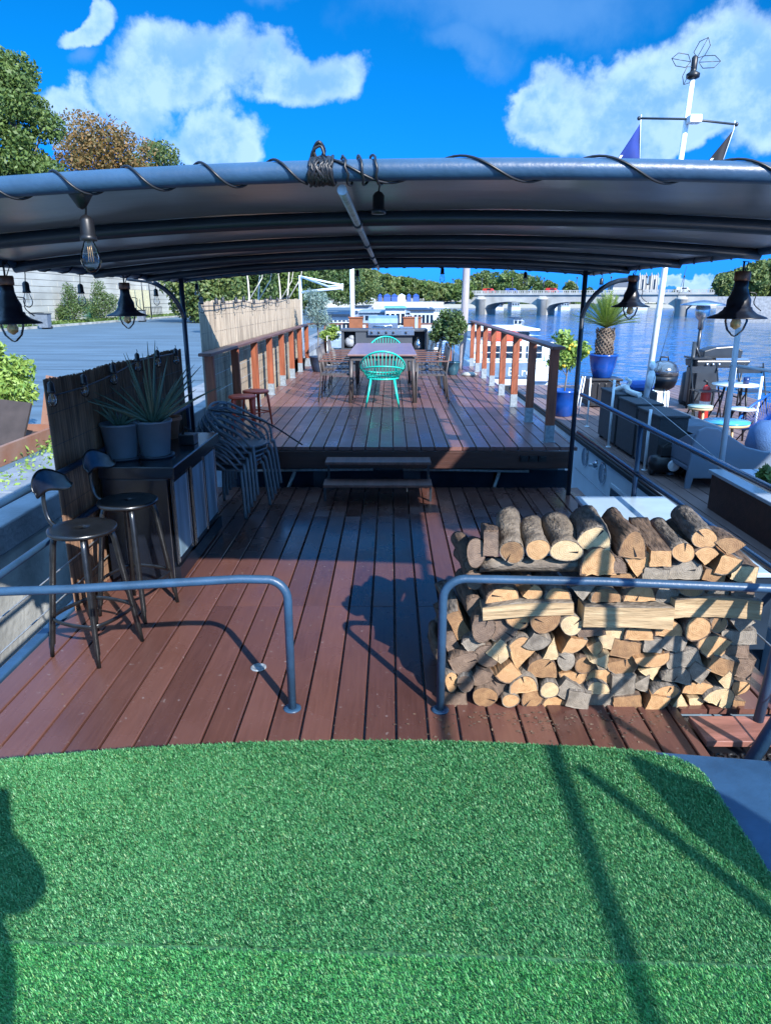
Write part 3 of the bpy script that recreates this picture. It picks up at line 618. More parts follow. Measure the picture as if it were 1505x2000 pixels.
# ------------------------------------------------------------------ rails near the camera
def rail(name, label, pts, r=.021, m=STEEL, feet=(), cat='railing', n=12):
    t = thing(name, label, cat, (pts[0][0], pts[0][1], 0)); b = MB(); b.tube(pts, r, n); b.build('tube', m, t, world=True)
    for f in feet: b = MB(); b.lathe([(.045, f[2]), (.045, f[2] + .006), (.026, f[2] + .008)], (f[0], f[1], 0), 16); b.build('foot_plate', m, t, world=True)
    return t
lr = [(-2.4, 2.92, .70)] + [(-1.5, 2.99, .708), (-.72, 3.09, .72)] + arc((-.60, 3.1, .61), .105, PI / 2, 0, 8)[1:] + [(-.497, 3.106, 0)]
lrail = rail('guard_rail', 'low blue grey tube railing in front of the bar stools', lr, feet=[(-.497, 3.106, 0)])
rr_ = [(.256, 3.1, 0), (.256, 3.1, .6)] + arc((.361, 3.1, .615), .105, PI, PI / 2, 8)[1:] + [(1.0, 3.06, .725), (1.8, 2.99, .72), (2.6, 2.9, .715)]
rrail = rail('guard_rail', 'blue grey tube railing in front of the firewood stack', rr_, feet=[(.256, 3.1, 0)])
b = MB(); b.tube([(1.815, 3.0, 0), (1.85, 2.985, .70)], .024, 12); b.build('post', STEEL, rrail, world=True)
b = MB(); p0 = P(1455, 1503, z=0.02); b.tube([p0, p0 + Vector((.28, .04, .62)), p0 + Vector((.5, .07, 1.1))], .03, 12); b.build('raking_post', STEEL, rrail, world=True)
NAVYT = mat('dark_navy_tube', (0.02, 0.045, 0.085), .22)
p = P(505, 1304, z=0); b = MB(); b.lathe([(.045, 0), (.045, .004), (.038, .007), (.03, .006), (.028, .003), (.001, .003)], (p.x, p.y, 0), 20); b.build('deck_drain', GALV, label='small round metal deck fitting in the sunlit lower boards', cat='deck fitting')
# side guard rails
def side_rail(label, x, y0, y1, zs, posts, m=DSTEEL, r=.02, wires=(), cat='railing'):
    t = thing('side_rail', label, cat, (x, y0, 0))
    for z in zs: b = MB(); b.tube([(x, y0, z), (x, y1, z)], r, 10); b.build('tube', m, t, world=True)
    for y in posts: b = MB(); b.tube([(x, y, -.05), (x, y, max(zs))], r * .95, 10); b.build('post', m, t, world=True)
    for z in wires: b = MB(); b.tube([(x, y0, z), (x, y1, z)], .005, 5); b.build('wire', GALV, t, world=True)
    return t
side_rail('dark blue double side railing along the right deck edge', 1.95, -1.0, 7.18, (1.07, .68), (2.3, 5.4), m=NAVYT, r=.021, wires=(.3,))
side_rail('blue grey double side railing along the quay side deck edge', -2.07, -1.0, 7.2, (.96, .6), (0.6, 7.1), m=STEEL, r=.02, wires=(.38, .2))
# ------------------------------------------------------------------ canopy
cz = lambda x: 2.35 - .024 * (x - .3) ** 2
CX0, CX1, CY0, CY1 = -2.2, 2.13, 2.06, 7.87
cn = thing('canopy', 'big grey curved canopy over the lower deck', 'canopy', (0, 5, 0))
CANV = mat('grey_canopy_sheet', (0.17, 0.18, 0.21), .3, var=.3, scale=1.6, bump=.35, bscale=3.2, stretch=(.7, 1.6, 1), dirt=.5, dcol=(0.06, 0.065, 0.08))
b = MB(); b.grid(lambda u, v: (CX0 + (CX1 - CX0) * u, CY0 + (CY1 - CY0) * v, cz(CX0 + (CX1 - CX0) * u) + .001 + .014 * min(1, v * 12) + .008 * math.sin(u * 23) * math.sin(v * PI * 5) ** 2), 48, 30); b.build('roof_panel', CANV, cn, world=True, solid=.012)
xs = np.linspace(CX0, CX1, 40)
DTUBE = mat('dark_navy_rib', (0.014, 0.026, 0.045), .35)
for y in (3.15, 4.3, 5.45, 6.6):
    b = MB(); b.tube([(x, y, cz(x) - .022) for x in xs], .03, 10); b.build('rib', DTUBE, cn, world=True)
b = MB(); b.tube([(x, CY1, cz(x)) for x in xs], .024, 10); b.build('rear_tube', STEEL, cn, world=True)
b = MB(); b.tube([(x, CY0, cz(x) - .014) for x in np.linspace(CX0 - .05, CX1 + .05, 50)], .0275, 18); b.build('front_tube', STEEL, cn, world=True)
for sx in (CX0, CX1):
    b = MB(); b.tube([(sx, -2.0, cz(sx)), (sx, CY1, cz(sx))], .027, 12); b.build('side_tube', STEEL, cn, world=True)
for x in (-2.06, 1.9):
    for y in (7.2,):
        b = MB(); b.tube([(x, y, 0), (x, y, cz(x))], .024, 12); b.build('post', DTUBE, cn, world=True)
        b = MB(); sg = 1 if x > 0 else -1; b.tube([(x, y, 1.78)] + [(x + sg * (.34 - .34 * math.cos(a)), y - .2 * math.sin(a), 1.82 + .36 * math.sin(a)) for a in np.linspace(0, PI / 2, 8)] + [(x + sg * .42, y - .3, 2.19)], .022, 10); b.build('brace', DTUBE, cn, world=True)
for x, y in ((2.2, 1.2), (-2.2, 1.2), (2.2, -.47), (-2.2, -1.9), (2.2, -1.9)):
    b = MB(); b.tube([(x, y, 0), (x, y, cz(x))], .026, 12); b.build('post', DTUBE, cn, world=True)
b = MB(); b.tube([(-.135, 2.1, 2.29), (-.13, 7.8, 2.31)], .014, 10); b.build('ridge_conduit', GALV, cn, world=True)
for y in (3.0, 4.15, 5.3, 6.45): b = MB(); b.tube([(-.135, y, 2.293), (-.134, y + .1, 2.294)], .019, 10); b.build('conduit_clip', DTUBE, cn, world=True)
# curtain roll added behind the camera to cast the broad shadow over the turf
t = thing('added_shadow_curtain', 'added unseen grey canvas curtain roll casting a shadow on the turf', 'curtain', (2.2, -.07, .4)); b = MB(); b.lathe([(.02, 0), (.13, .02), (.14, .7), (.12, 1.4), (.02, 1.62)], (0, 0, 0), 20, sx=1.1, sy=1.2); b.build('roll', CANV, t)
for z in (.3, .9): b = MB(); b.tube([(.16 * math.cos(a), .175 * math.sin(a), z) for a in np.linspace(0, 2 * PI, 20)[:-1]], .008, 5, closed=True); b.build('strap', BLACK, t)
# cable wound round the front tube
def cable(name, label, pts, r=.006, m=BLACK, group=None, sm=5):
    b = MB(); b.tube(spline(pts, sm), r, 6); return b.build(name, m, label=label, cat='cable', group=group)
def wind(xa, xb, turns, R_=.037, ph=0, y=CY0, f=lambda x: cz(x) - .014, jit=.0):
    out = []; n_ = int(abs(turns) * 12) + 1
    for i in range(n_ + 1):
        s_ = i / n_; x = xa + (xb - xa) * s_; a = ph + 2 * PI * turns * s_; out.append((x + random.uniform(-jit, jit), y + R_ * math.cos(a), f(x) + R_ * math.sin(a)))
    return out
XP = lambda px: P(px, 330, y=CY0).x
cable('string_light_cable', 'black cable winding along the front canopy tube left of the knot', wind(XP(-60), XP(600), 4.6, ph=.8, R_=.032), .0036, sm=2)
cable('string_light_cable', 'black cable winding along the front canopy tube right of the knot', wind(XP(640), XP(1560), 3.4, ph=2.0, R_=.032), .0036, sm=2)
kn = []
kx = XP(628)
for i in range(190):
    a = i * 2 * PI / 9.7; kn.append((kx + .03 * math.sin(i * .31) + random.uniform(-.006, .006), CY0 + (.031 + .004 * random.random()) * math.cos(a), cz(kx) - .014 + (.031 + .006 * random.random()) * math.sin(a)))
b = MB(); b.tube(kn, .0042, 6); b.tube(spline([(kx - .01, CY0 - .01, cz(kx) + .01), (kx - .02, CY0, cz(kx) + .035), (kx - .005, CY0 - .01, cz(kx) + .055), (kx + .008, CY0, cz(kx) + .035), (kx - .005, CY0, cz(kx) + .01)], 5), .005, 6); b.tube(spline([(kx + .01, CY0 - .01, cz(kx) + .02), (kx + .0, CY0 - .01, cz(kx) + .045), (kx - .02, CY0 - .01, cz(kx) + .035), (kx - .03, CY0, cz(kx) + .01)], 5), .004, 6)
b.build('cable_knot', BLACK, label='thick bundle of black cable knotted on the front canopy tube', cat='cable')
cable('string_light_cable', 'three loose cable loops just right of the knot on the front tube', wind(kx + .05, kx + .17, 3, R_=.036, ph=.5, jit=.004), .0036, sm=2)
cable('string_light_cable', 'thin black cable wound around the rear canopy tube', wind(-2.1, 2.1, 22, R_=.027, y=CY1, f=cz, jit=.01), .004, sm=2)
for sx, lb in ((CX0, 'left'), (CX1, 'right')):
    pts = []
    for i in range(190): s_ = i / 189; a = 2 * PI * 20 * s_; pts.append((sx + .031 * math.cos(a), 2.2 + 5.6 * s_, cz(sx) + .031 * math.sin(a)))
    b = MB(); b.tube(pts, .0042, 5); b.build('string_light_cable', BLACK, label='thin cable spiralling along the %s side tube of the canopy' % lb, cat='cable')
# ------------------------------------------------------------------ bulbs
BG = glass('bulb_glass', (.97, .985, 1), 0, .03); FIL = mat('amber_filament_support', (.55, .33, .12), .3, .4); COP = mat('copper_socket', (.17, .075, .045), .4, .6)
def bulb(label, p, s=1.0, drop=.12, lit=True, group='small string bulbs', filament=True):
    """p: tip (bottom) of the bulb"""
    t = thing('string_bulb', label, 'light bulb', p, group=group)
    b = MB(); b.lathe([(.001, .155 * s), (.012 * s, .15 * s), (.019 * s, .14 * s), (.02 * s, .1 * s), (.023 * s, .098 * s), (.023 * s, .085 * s), (.001, .085 * s)], n=12); b.build('socket', BLACK, t)
    if drop: b = MB(); b.tube([(0, 0, .15 * s), (.006, 0, .15 * s + drop * .5), (0, .004, .15 * s + drop)], .003, 5); b.build('cord', BLACK, t)
    if lit:
        b = MB(); b.lathe([(.0005, 0), (.011 * s, .003 * s), (.022 * s, .014 * s), (.028 * s, .032 * s), (.024 * s, .055 * s), (.015 * s, .08 * s), (.012 * s, .09 * s)], n=16); b.build('glass', BG, t)
        if filament: b = MB(); [b.tube([(k * .004 * s, 0, .085 * s), (k * .007 * s, .002, .03 * s)], .0009 * s, 4) for k in (-1, 0, 1)]; b.build('filament', FIL, t)
    return t
pb = P(181, 533, y=2.1); bulb('large clear bulb hanging from the front canopy tube at the left', pb, 1.0, .1)
b = MB(); b.lathe([(.03, .06), (.035, .035), (.012, .0), (.001, -.005)], (pb.x - .008, 2.1, 2.245), 8); b.build('cable_junction', BLACK, label='black cable junction above the large clear bulb', cat='junction')
pb = P(739, 415, y=2.35); t = bulb('empty bulb socket dangling beside the central conduit', pb - Vector((0, 0, .085)), .95, .06, lit=False)
for i, (px, py, kw, s_, d_, lb) in enumerate([(57, 601, 'x', 1.0, .09, 'small bulb hanging just right of the nearest left lamp'), (162, 598, 'x', 1.0, .1, 'small bulb hanging between the two left lamps'), (307, 597, 'x', 1.0, .1, 'small bulb hanging between the far left lamp and the canopy post'),
        (698, 556, 'y', 1, .06, 'small bulb under the rear canopy tube beside the white mast'), (863, 552, 'y', 1, .07, 'small bulb under the rear canopy tube left of the grey pole'), (1024, 560, 'y', 1, .08, 'small bulb under the rear canopy tube above the small motorboat'), (386, 582, 'y', 1, .08, 'small bulb under the rear tube beside the left canopy post'), (1172, 572, 'y', 1, .07, 'small bulb under the rear tube right of the right post')]):
    p = P(px, py, x=CX0) if kw == 'x' else P(px, py, y=CY1)
    bulb(lb, p, s_, d_)
low_b = [(105, 795), (168, 776), (224, 752), (271, 727), (310, 718), (345, 712)]
for i, (px, py) in enumerate(low_b): bulb(['leftmost', 'second from the left', 'third from the left', 'fourth from the left', 'fifth from the left', 'rightmost'][i] + ' bulb hanging against the dark lower reed screen', P(px, py, x=-2.04), 1.0, .03)
up_b = [(395, 612), (424, 611), (437, 608), (462, 606), (477, 603), (497, 607), (519, 604), (529, 598), (542, 600), (563, 594)]
ORD = ['first', 'second', 'third', 'fourth', 'fifth', 'sixth', 'seventh', 'eighth', 'ninth', 'tenth', 'eleventh', 'twelfth', 'thirteenth', 'fourteenth', 'fifteenth', 'sixteenth', 'seventeenth']
for i, (px, py) in enumerate(up_b): bulb(ORD[i] + ' bulb from the left along the sunlit upper reed screen', P(px, py, x=-2.12), 1.15, .02)
cable('string_light_cable', 'black cable sagging between bulbs on the upper reed screen', [tuple(P(px, py - 14, x=-2.125)) for px, py in up_b], .005)
cable('string_light_cable', 'black cable sagging between bulbs on the lower reed screen', [tuple(P(px, py - 22, x=-2.045)) for px, py in low_b], .005)
# pendant lamps
def pendant(label, p, ztop, s=1.0, blobs_=True, tiltx=0):
    t = thing('pendant_lamp', label, 'lamp', p, 0, 'pendant lamps along the canopy sides')
    b = MB(); b.lathe([(.155, 0), (.15, .006), (.1, .025), (.075, .045), (.07, .06), (.062, .062), (.06, .1), (.045, .13), (.035, .165), (.034, .2), (.001, .2)], n=28)
    b.build('lamp_shade', BLKSHADE, t, solid=.003)
    b = MB(); b.lathe([(.04, .2), (.042, .205), (.042, .245), (.038, .25), (.001, .25)], n=20); b.build('socket', COP, t)
    b = MB(); b.tube([(0, 0, .25), (0, 0, ztop - p.z)], .006, 6); b.tube([(.01, 0, .25), (.03, .01, .3), (.0, .02, ztop - p.z)], .003, 5); b.build('hanger', BLACK, t)
    b = MB(); b.lathe([(.0005, -.1), (.016, -.094), (.046, -.062), (.061, -.015), (.058, .02), (.034, .06), (.02, .08)], n=20); g = b.build('bulb', BG, t)
    b = MB(); b.lathe([(.014, .05), (.02, .0), (.03, -.025), (.026, -.045), (.004, -.06)], n=10); [b.tube([(.018 * math.cos(a), .018 * math.sin(a), .03), (.022 * math.cos(a), .022 * math.sin(a), -.03)], .0015, 4) for a in np.linspace(0, 6.28, 7)]; b.build('filament', FIL, g)
    b = MB(); b.tube(spline([(.05, 0, .14), (.09, .0, .13), (.085, 0, .08), (.13, 0, .04)], 5), .003, 5); b.build('chain', BLACK, t)
    return t
ze = cz(CX0)
p = P(24, 632, x=-2.08); pendant('black pendant lamp at the left edge, nearest the camera', p, ze)
p = P(249, 617, x=-2.08); pendant('smaller looking black pendant lamp left of the far canopy post', p, ze)
p = P(1437, 622, x=1.93); pendant('black pendant lamp at the right edge in front of the willow', p, ze)
p = P(1230, 600, x=1.98); pendant('black pendant lamp above the palm in its blue pot', p, ze)
# ================================================================== firewood
def endmat(name, c1, c2, dark):
    m = bpy.data.materials.new(name); m.use_nodes = True; t = m.node_tree; n = t.nodes; l = t.links; b = n['Principled BSDF']; b.inputs['Roughness'].default_value = .8
    co = n.new('ShaderNodeTexCoord'); oi = n.new('ShaderNodeObjectInfo')
    wv = n.new('ShaderNodeTexWave'); wv.wave_type = 'RINGS'; wv.rings_direction = 'Y'; wv.inputs['Scale'].default_value = 34; wv.inputs['Distortion'].default_value = 5; wv.inputs['Detail'].default_value = 3; wv.inputs['Detail Scale'].default_value = 1.0
    l.new(co.outputs['Object'], wv.inputs[0])
    ns = n.new('ShaderNodeTexNoise'); ns.inputs['Scale'].default_value = 30; ns.inputs['Detail'].default_value = 8; ns.inputs['Roughness'].default_value = .7
    v = n.new('ShaderNodeVectorMath'); l.new(co.outputs['Object'], v.inputs[0]); l.new(oi.outputs['Location'], v.inputs[1]); l.new(v.outputs[0], ns.inputs[0])
    mx = n.new('ShaderNodeMix'); mx.data_type = 'RGBA'; mx.inputs[6].default_value = (*c1, 1); mx.inputs[7].default_value = (*c2, 1)
    f = n.new('ShaderNodeMath'); f.operation = 'MULTIPLY_ADD'; f.inputs[1].default_value = .3; l.new(wv.outputs['Fac'], f.inputs[0])
    f2 = n.new('ShaderNodeMath'); f2.operation = 'MULTIPLY_ADD'; f2.inputs[1].default_value = 2.4; f2.inputs[2].default_value = -.85; f2.use_clamp = True; l.new(ns.outputs['Fac'], f2.inputs[0]); l.new(f2.outputs[0], f.inputs[2]); f.use_clamp = True
    l.new(f.outputs[0], mx.inputs[0])
    # grey weathering patches
    n2 = n.new('ShaderNodeTexNoise'); n2.inputs['Scale'].default_value = 9; n2.inputs['Detail'].default_value = 5; l.new(v.outputs[0], n2.inputs[0])
    r2 = n.new('ShaderNodeMapRange'); r2.inputs[1].default_value = .52; r2.inputs[2].default_value = .72; r2.inputs[4].default_value = .8; l.new(n2.outputs['Fac'], r2.inputs[0])
    m2 = n.new('ShaderNodeMix'); m2.data_type = 'RGBA'; m2.inputs[7].default_value = (*dark, 1); l.new(r2.outputs[0], m2.inputs[0]); l.new(mx.outputs[2], m2.inputs[6])
    l.new(m2.outputs[2], b.inputs['Base Color'])
    bp = n.new('ShaderNodeBump'); bp.inputs['Strength'].default_value = .5; bp.inputs['Distance'].default_value = .004; l.new(f.outputs[0], bp.inputs['Height']); l.new(bp.outputs[0], b.inputs['Normal'])
    return m
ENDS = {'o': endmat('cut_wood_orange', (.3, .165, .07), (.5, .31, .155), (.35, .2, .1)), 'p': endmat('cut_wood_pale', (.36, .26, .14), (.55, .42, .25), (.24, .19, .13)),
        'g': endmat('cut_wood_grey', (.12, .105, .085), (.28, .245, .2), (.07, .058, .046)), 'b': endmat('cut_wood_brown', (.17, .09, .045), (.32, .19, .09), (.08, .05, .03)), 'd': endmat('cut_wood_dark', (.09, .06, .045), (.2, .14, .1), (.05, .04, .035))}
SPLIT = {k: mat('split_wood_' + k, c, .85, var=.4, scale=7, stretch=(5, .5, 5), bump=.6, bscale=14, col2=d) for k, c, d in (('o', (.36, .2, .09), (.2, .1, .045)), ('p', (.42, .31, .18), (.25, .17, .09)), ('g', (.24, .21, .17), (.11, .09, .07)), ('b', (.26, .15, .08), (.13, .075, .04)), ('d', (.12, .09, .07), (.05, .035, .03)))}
BARKS = {'g': mat('grey_bark', (.2, .175, .15), .9, scale=15, stretch=(3, .8, 3), bump=1.0, bscale=22, col2=(.055, .045, .036)), 'b': mat('brown_bark', (.17, .115, .08), .92, scale=12, stretch=(3, .7, 3), bump=1.0, bscale=18, col2=(.045, .03, .022)), 's': mat('smooth_pale_bark', (.23, .195, .155), .85, scale=9, stretch=(2, 1, 2), bump=.9, bscale=26, col2=(.07, .055, .042))}
def section(sh, w, h, rot, rnd):
    """closed outline in local x,z with pith at origin-ish; returns [(x,z,isbark)]"""
    pts = []
    if sh == 'r':
        for i in range(26): a = 2 * PI * i / 26; k = 1 + .05 * math.sin(2 * a + rnd * 6) + .04 * math.sin(3 * a + rnd * 9) + random.uniform(-.015, .015); pts.append((w / 2 * k * math.cos(a), h / 2 * k * math.sin(a), 1))
    elif sh == 'h':   # half log, flat side down
        for i in range(17): a = PI * i / 16; k = 1 + .05 * math.sin(3 * a + rnd * 6) + random.uniform(-.02, .02); pts.append((w / 2 * k * math.cos(a), h * k * math.sin(a) ** .85 - h * .5, 1))
        for i in range(1, 6): pts.append((-w / 2 + w * i / 6, -h * .5 + random.uniform(-.04, .04) * h, 0))
    elif sh == 'q':   # wedge: pith corner lower, bark arc on top
        a0, a1 = R(48), R(132)
        for i in range(11): a = a0 + (a1 - a0) * i / 10; k = 1 + random.uniform(-.02, .02); pts.append((w / 2 * math.cos(a) / math.cos(a0) * k, h * .5 - h * .35 * (1 - (math.sin(a) - math.sin(a0)) / (1 - math.sin(a0))) * k, 1))
        for i in range(1, 4): pts.append((-w / 2 + w / 2 * i / 4 + random.uniform(-.02, .02) * w, h * .15 - h * .65 * i / 4, 0))
        pts.append((random.uniform(-.08, .08) * w, -h * .5, 0))
        for i in range(1, 4): pts.append((w / 2 * i / 4 + random.uniform(-.02, .02) * w, -h * .5 + h * .65 * i / 4, 0))
    elif sh == 't':
        c = [(-w / 2, -h / 2), (w / 2, -h * .38), (random.uniform(-.1, .2) * w, h / 2)]
        for i in range(3):
            p, q = c[i], c[(i + 1) % 3]
            for k in range(5): s_ = k / 5; pts.append((p[0] + (q[0] - p[0]) * s_ + random.uniform(-.025, .025) * w, p[1] + (q[1] - p[1]) * s_ + random.uniform(-.025, .025) * h, 0))
    else:             # rectangular split
        k1, k2 = random.uniform(-.12, .12), random.uniform(-.12, .12)
        c = [(-w / 2, -h * (.5 - k1)), (w / 2, -h * .5), (w * (.5 - abs(k2)), h * .5), (-w * .5, h * (.5 - abs(k1)))]
        for i in range(4):
            p, q = c[i], c[(i + 1) % 4]
            for k in range(5): s_ = k / 5; pts.append((p[0] + (q[0] - p[0]) * s_ + random.uniform(-.025, .025) * w, p[1] + (q[1] - p[1]) * s_ + random.uniform(-.03, .03) * h, 1 if i == 2 else 0))
    ca, sa = math.cos(rot), math.sin(rot)
    return [(x * ca - z * sa, x * sa + z * ca, k) for x, z, k in pts]
def log(label, p, q, w, h, sh, rot, end, bark, group='split firewood logs in the stack'):
    """log with its near end centred at p running to q"""
    rnd = random.random(); S = section(sh, w, h, rot, rnd); n_ = len(S); d = (Vector(q) - Vector(p)); L_ = d.length; ring = 9
    tpr = random.uniform(-.1, .1); bend = random.uniform(-.02, .02); bz = random.uniform(-.015, .015)
    vs = []
    ph = [random.uniform(0, 6) for _ in range(3)]
    for i in range(ring):
        s_ = i / (ring - 1); k = 1 + tpr * s_ + .035 * math.sin(s_ * 7 + ph[0]); ox = bend * math.sin(s_ * PI); oz = bz * math.sin(s_ * PI)
        for j, (x, z, bk) in enumerate(S):
            kk = k + ((.035 * math.sin(s_ * 19 + j * 1.7 + ph[1]) + random.uniform(-.022, .022)) if bk else (.012 * math.sin(s_ * 19 + j * 1.7) + random.uniform(-.02, .02))) * (0 < i < ring - 1)
            vs.append((x * kk + ox, s_ * L_ + (0), z * kk + oz))
    b = MB(); fs, ms = [], []
    b.v = list(vs); knot = (random.random() * 2 * PI, random.uniform(.15, .6))
    for i in range(ring - 1):
        for j in range(n_):
            b.f.append((i * n_ + j, i * n_ + (j + 1) % n_, (i + 1) * n_ + (j + 1) % n_, (i + 1) * n_ + j)); b.m.append(1 if S[j][2] else 2); b.s.append(bool(S[j][2]))
    cxm = sum(s[0] for s in S) / n_; czm = sum(s[1] for s in S) / n_
    b.v += [(cxm, 0, czm), (cxm, L_, czm)]; c0 = len(b.v) - 2
    inn = len(b.v); b.v += [(cxm + (S[j][0] - cxm) * .93, .002, czm + (S[j][2 - 1] - czm) * .93) for j in range(n_)]
    for j in range(n_):
        b.f.append((j, inn + j, inn + (j + 1) % n_, (j + 1) % n_)); b.m.append(1 if S[j][2] else 0); b.s.append(False)
        b.f.append((c0, inn + (j + 1) % n_, inn + j)); b.m.append(0); b.s.append(False)
        o_ = (ring - 1) * n_; b.f.append((c0 + 1, o_ + j, o_ + (j + 1) % n_)); b.m.append(0); b.s.append(False)
    # radial drying crack on round ends
    if sh in 'rh' and rnd > .3:
        a = rnd * 40; u = Vector((math.cos(a), 0, math.sin(a))); v = Vector((-u.z, 0, u.x)); r_ = min(w, h) * .5
        o = len(b.v); b.v += [tuple(v * -.004 + Vector((0, -.0015, 0)) + u * r_ * .1), tuple(u * r_ * .98 + v * -.005 + Vector((0, -.0015, 0))), tuple(u * r_ * .98 + v * .005 + Vector((0, -.0015, 0)))]
        b.f.append((o, o + 1, o + 2)); b.m.append(3); b.s.append(False)
    o = b.build('firewood_log', [ENDS[end], BARKS[bark], SPLIT[end], BLACK], origin=(0, 0, 0), label=label, cat='firewood', group=group)
    o.location = p; dn = d.normalized()
    yv = dn; xv = yv.cross(Vector((0, 0, 1))).normalized(); zv = xv.cross(yv)
    o.rotation_euler = Matrix((xv, yv, zv)).transposed().to_euler(); return o
ZS = 2.197
def zp(x, y): return 820 + x / ZS, 950 + y / ZS
COLN = {'o': 'orange', 'p': 'pale', 'g': 'grey', 'b': 'brown', 'd': 'dark'}
SHN = {'r': 'round log end', 'h': 'half-round log', 'q': 'wedge-shaped log', 't': 'triangular split log', 'x': 'squared split log'}
rows = [
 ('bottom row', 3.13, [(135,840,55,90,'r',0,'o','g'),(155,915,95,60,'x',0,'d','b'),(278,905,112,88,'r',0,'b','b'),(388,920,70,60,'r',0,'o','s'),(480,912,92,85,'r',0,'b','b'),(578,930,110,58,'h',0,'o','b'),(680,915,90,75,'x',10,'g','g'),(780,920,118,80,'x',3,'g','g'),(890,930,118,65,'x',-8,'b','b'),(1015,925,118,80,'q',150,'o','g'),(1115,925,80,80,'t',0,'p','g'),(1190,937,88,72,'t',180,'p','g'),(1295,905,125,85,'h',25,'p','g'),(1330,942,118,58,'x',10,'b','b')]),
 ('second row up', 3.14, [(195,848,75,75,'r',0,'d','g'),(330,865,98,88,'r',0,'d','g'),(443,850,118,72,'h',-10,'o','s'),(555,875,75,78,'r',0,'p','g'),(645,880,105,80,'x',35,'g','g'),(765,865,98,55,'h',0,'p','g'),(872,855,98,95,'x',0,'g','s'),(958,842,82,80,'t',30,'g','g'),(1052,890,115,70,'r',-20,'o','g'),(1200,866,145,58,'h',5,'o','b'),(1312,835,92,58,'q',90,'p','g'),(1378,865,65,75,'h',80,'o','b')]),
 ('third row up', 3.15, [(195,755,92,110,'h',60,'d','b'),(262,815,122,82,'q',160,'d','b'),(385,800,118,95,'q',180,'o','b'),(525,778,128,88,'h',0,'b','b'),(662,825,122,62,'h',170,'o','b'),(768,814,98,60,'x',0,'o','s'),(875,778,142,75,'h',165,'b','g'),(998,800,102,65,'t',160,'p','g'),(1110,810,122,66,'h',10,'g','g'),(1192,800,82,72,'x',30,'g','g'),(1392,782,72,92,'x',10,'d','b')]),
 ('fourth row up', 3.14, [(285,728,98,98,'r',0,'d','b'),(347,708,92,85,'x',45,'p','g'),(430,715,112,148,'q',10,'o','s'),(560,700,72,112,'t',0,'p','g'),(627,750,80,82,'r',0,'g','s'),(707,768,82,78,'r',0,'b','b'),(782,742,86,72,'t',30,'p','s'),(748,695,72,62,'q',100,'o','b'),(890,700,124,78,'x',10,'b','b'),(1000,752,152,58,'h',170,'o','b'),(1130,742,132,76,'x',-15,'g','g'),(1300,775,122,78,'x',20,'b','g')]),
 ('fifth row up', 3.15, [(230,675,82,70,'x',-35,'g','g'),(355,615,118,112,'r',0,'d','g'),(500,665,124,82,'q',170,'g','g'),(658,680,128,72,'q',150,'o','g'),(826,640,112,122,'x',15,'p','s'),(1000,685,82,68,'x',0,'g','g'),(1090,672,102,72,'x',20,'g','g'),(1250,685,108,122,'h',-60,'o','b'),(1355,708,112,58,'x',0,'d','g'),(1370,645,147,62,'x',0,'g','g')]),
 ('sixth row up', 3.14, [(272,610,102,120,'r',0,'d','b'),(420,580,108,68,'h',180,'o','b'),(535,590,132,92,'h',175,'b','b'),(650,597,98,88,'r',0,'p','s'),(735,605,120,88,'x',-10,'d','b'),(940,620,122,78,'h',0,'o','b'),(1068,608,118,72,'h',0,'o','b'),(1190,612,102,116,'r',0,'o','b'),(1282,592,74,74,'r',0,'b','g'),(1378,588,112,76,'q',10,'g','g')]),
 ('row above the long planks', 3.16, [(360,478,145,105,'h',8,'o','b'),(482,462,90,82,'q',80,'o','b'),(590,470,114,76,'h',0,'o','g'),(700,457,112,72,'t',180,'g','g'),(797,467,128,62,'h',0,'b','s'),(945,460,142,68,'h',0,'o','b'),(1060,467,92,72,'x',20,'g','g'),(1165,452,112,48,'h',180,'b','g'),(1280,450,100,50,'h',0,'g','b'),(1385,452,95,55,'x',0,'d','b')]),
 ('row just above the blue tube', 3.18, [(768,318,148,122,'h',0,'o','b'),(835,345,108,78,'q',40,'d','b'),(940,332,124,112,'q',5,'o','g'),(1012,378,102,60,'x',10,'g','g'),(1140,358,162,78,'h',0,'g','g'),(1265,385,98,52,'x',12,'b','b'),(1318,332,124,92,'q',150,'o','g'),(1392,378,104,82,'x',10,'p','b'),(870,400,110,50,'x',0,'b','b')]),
]
for rn, yy, items in rows:
    items_s = sorted(items, key=lambda i: i[0])
    for i, (x, y, w_, h_, sh, rot, e, bk) in enumerate(items_s):
        px, py = zp(x, y); y_ = yy + random.uniform(-.02, .03); p = P(px, py, y=y_)
        dep = y_ * .9565 + (2 - p.z) * .2919; sc_ = dep / FPX / ZS
        ln = random.uniform(.38, .46); q = p + Vector((random.uniform(-.035, .035), ln, random.uniform(-.012, .012)))
        log('%s %s, %s from left in the %s' % (COLN[e], SHN[sh], ORD[i], rn), p, q, w_ * sc_ * 1.04, h_ * sc_ * 1.07, sh, R(-rot), e, bk)
# long split pieces laid across
for (x, y, ln, h_, e, lb) in ((455, 522, 385, 62, 'p', 'pale split plank lying across the stack at the left'), (877, 538, 378, 92, 'p', 'thick pale split plank lying across the middle of the stack'), (1256, 508, 368, 84, 'p', 'pale grained split plank lying across the right of the stack'), (478, 347, 430, 72, 'g', 'long grey round log lying crosswise under the top left logs')):
    a = P(*zp(x - ln / 2, y + (6 if x < 500 else 0)), y=3.17); c = P(*zp(x + ln / 2, y - (14 if x == 455 else -6)), y=3.17); c.y = a.y = 3.17 + (0 if e == 'p' else .06)
    hh = h_ / ZS / FPX * 3.35
    log(lb, a, c, .12 if e == 'p' else hh, hh, 'x' if e == 'p' else 'r', 0, e, 's')
    c2 = Vector((0, .19, .0)); 
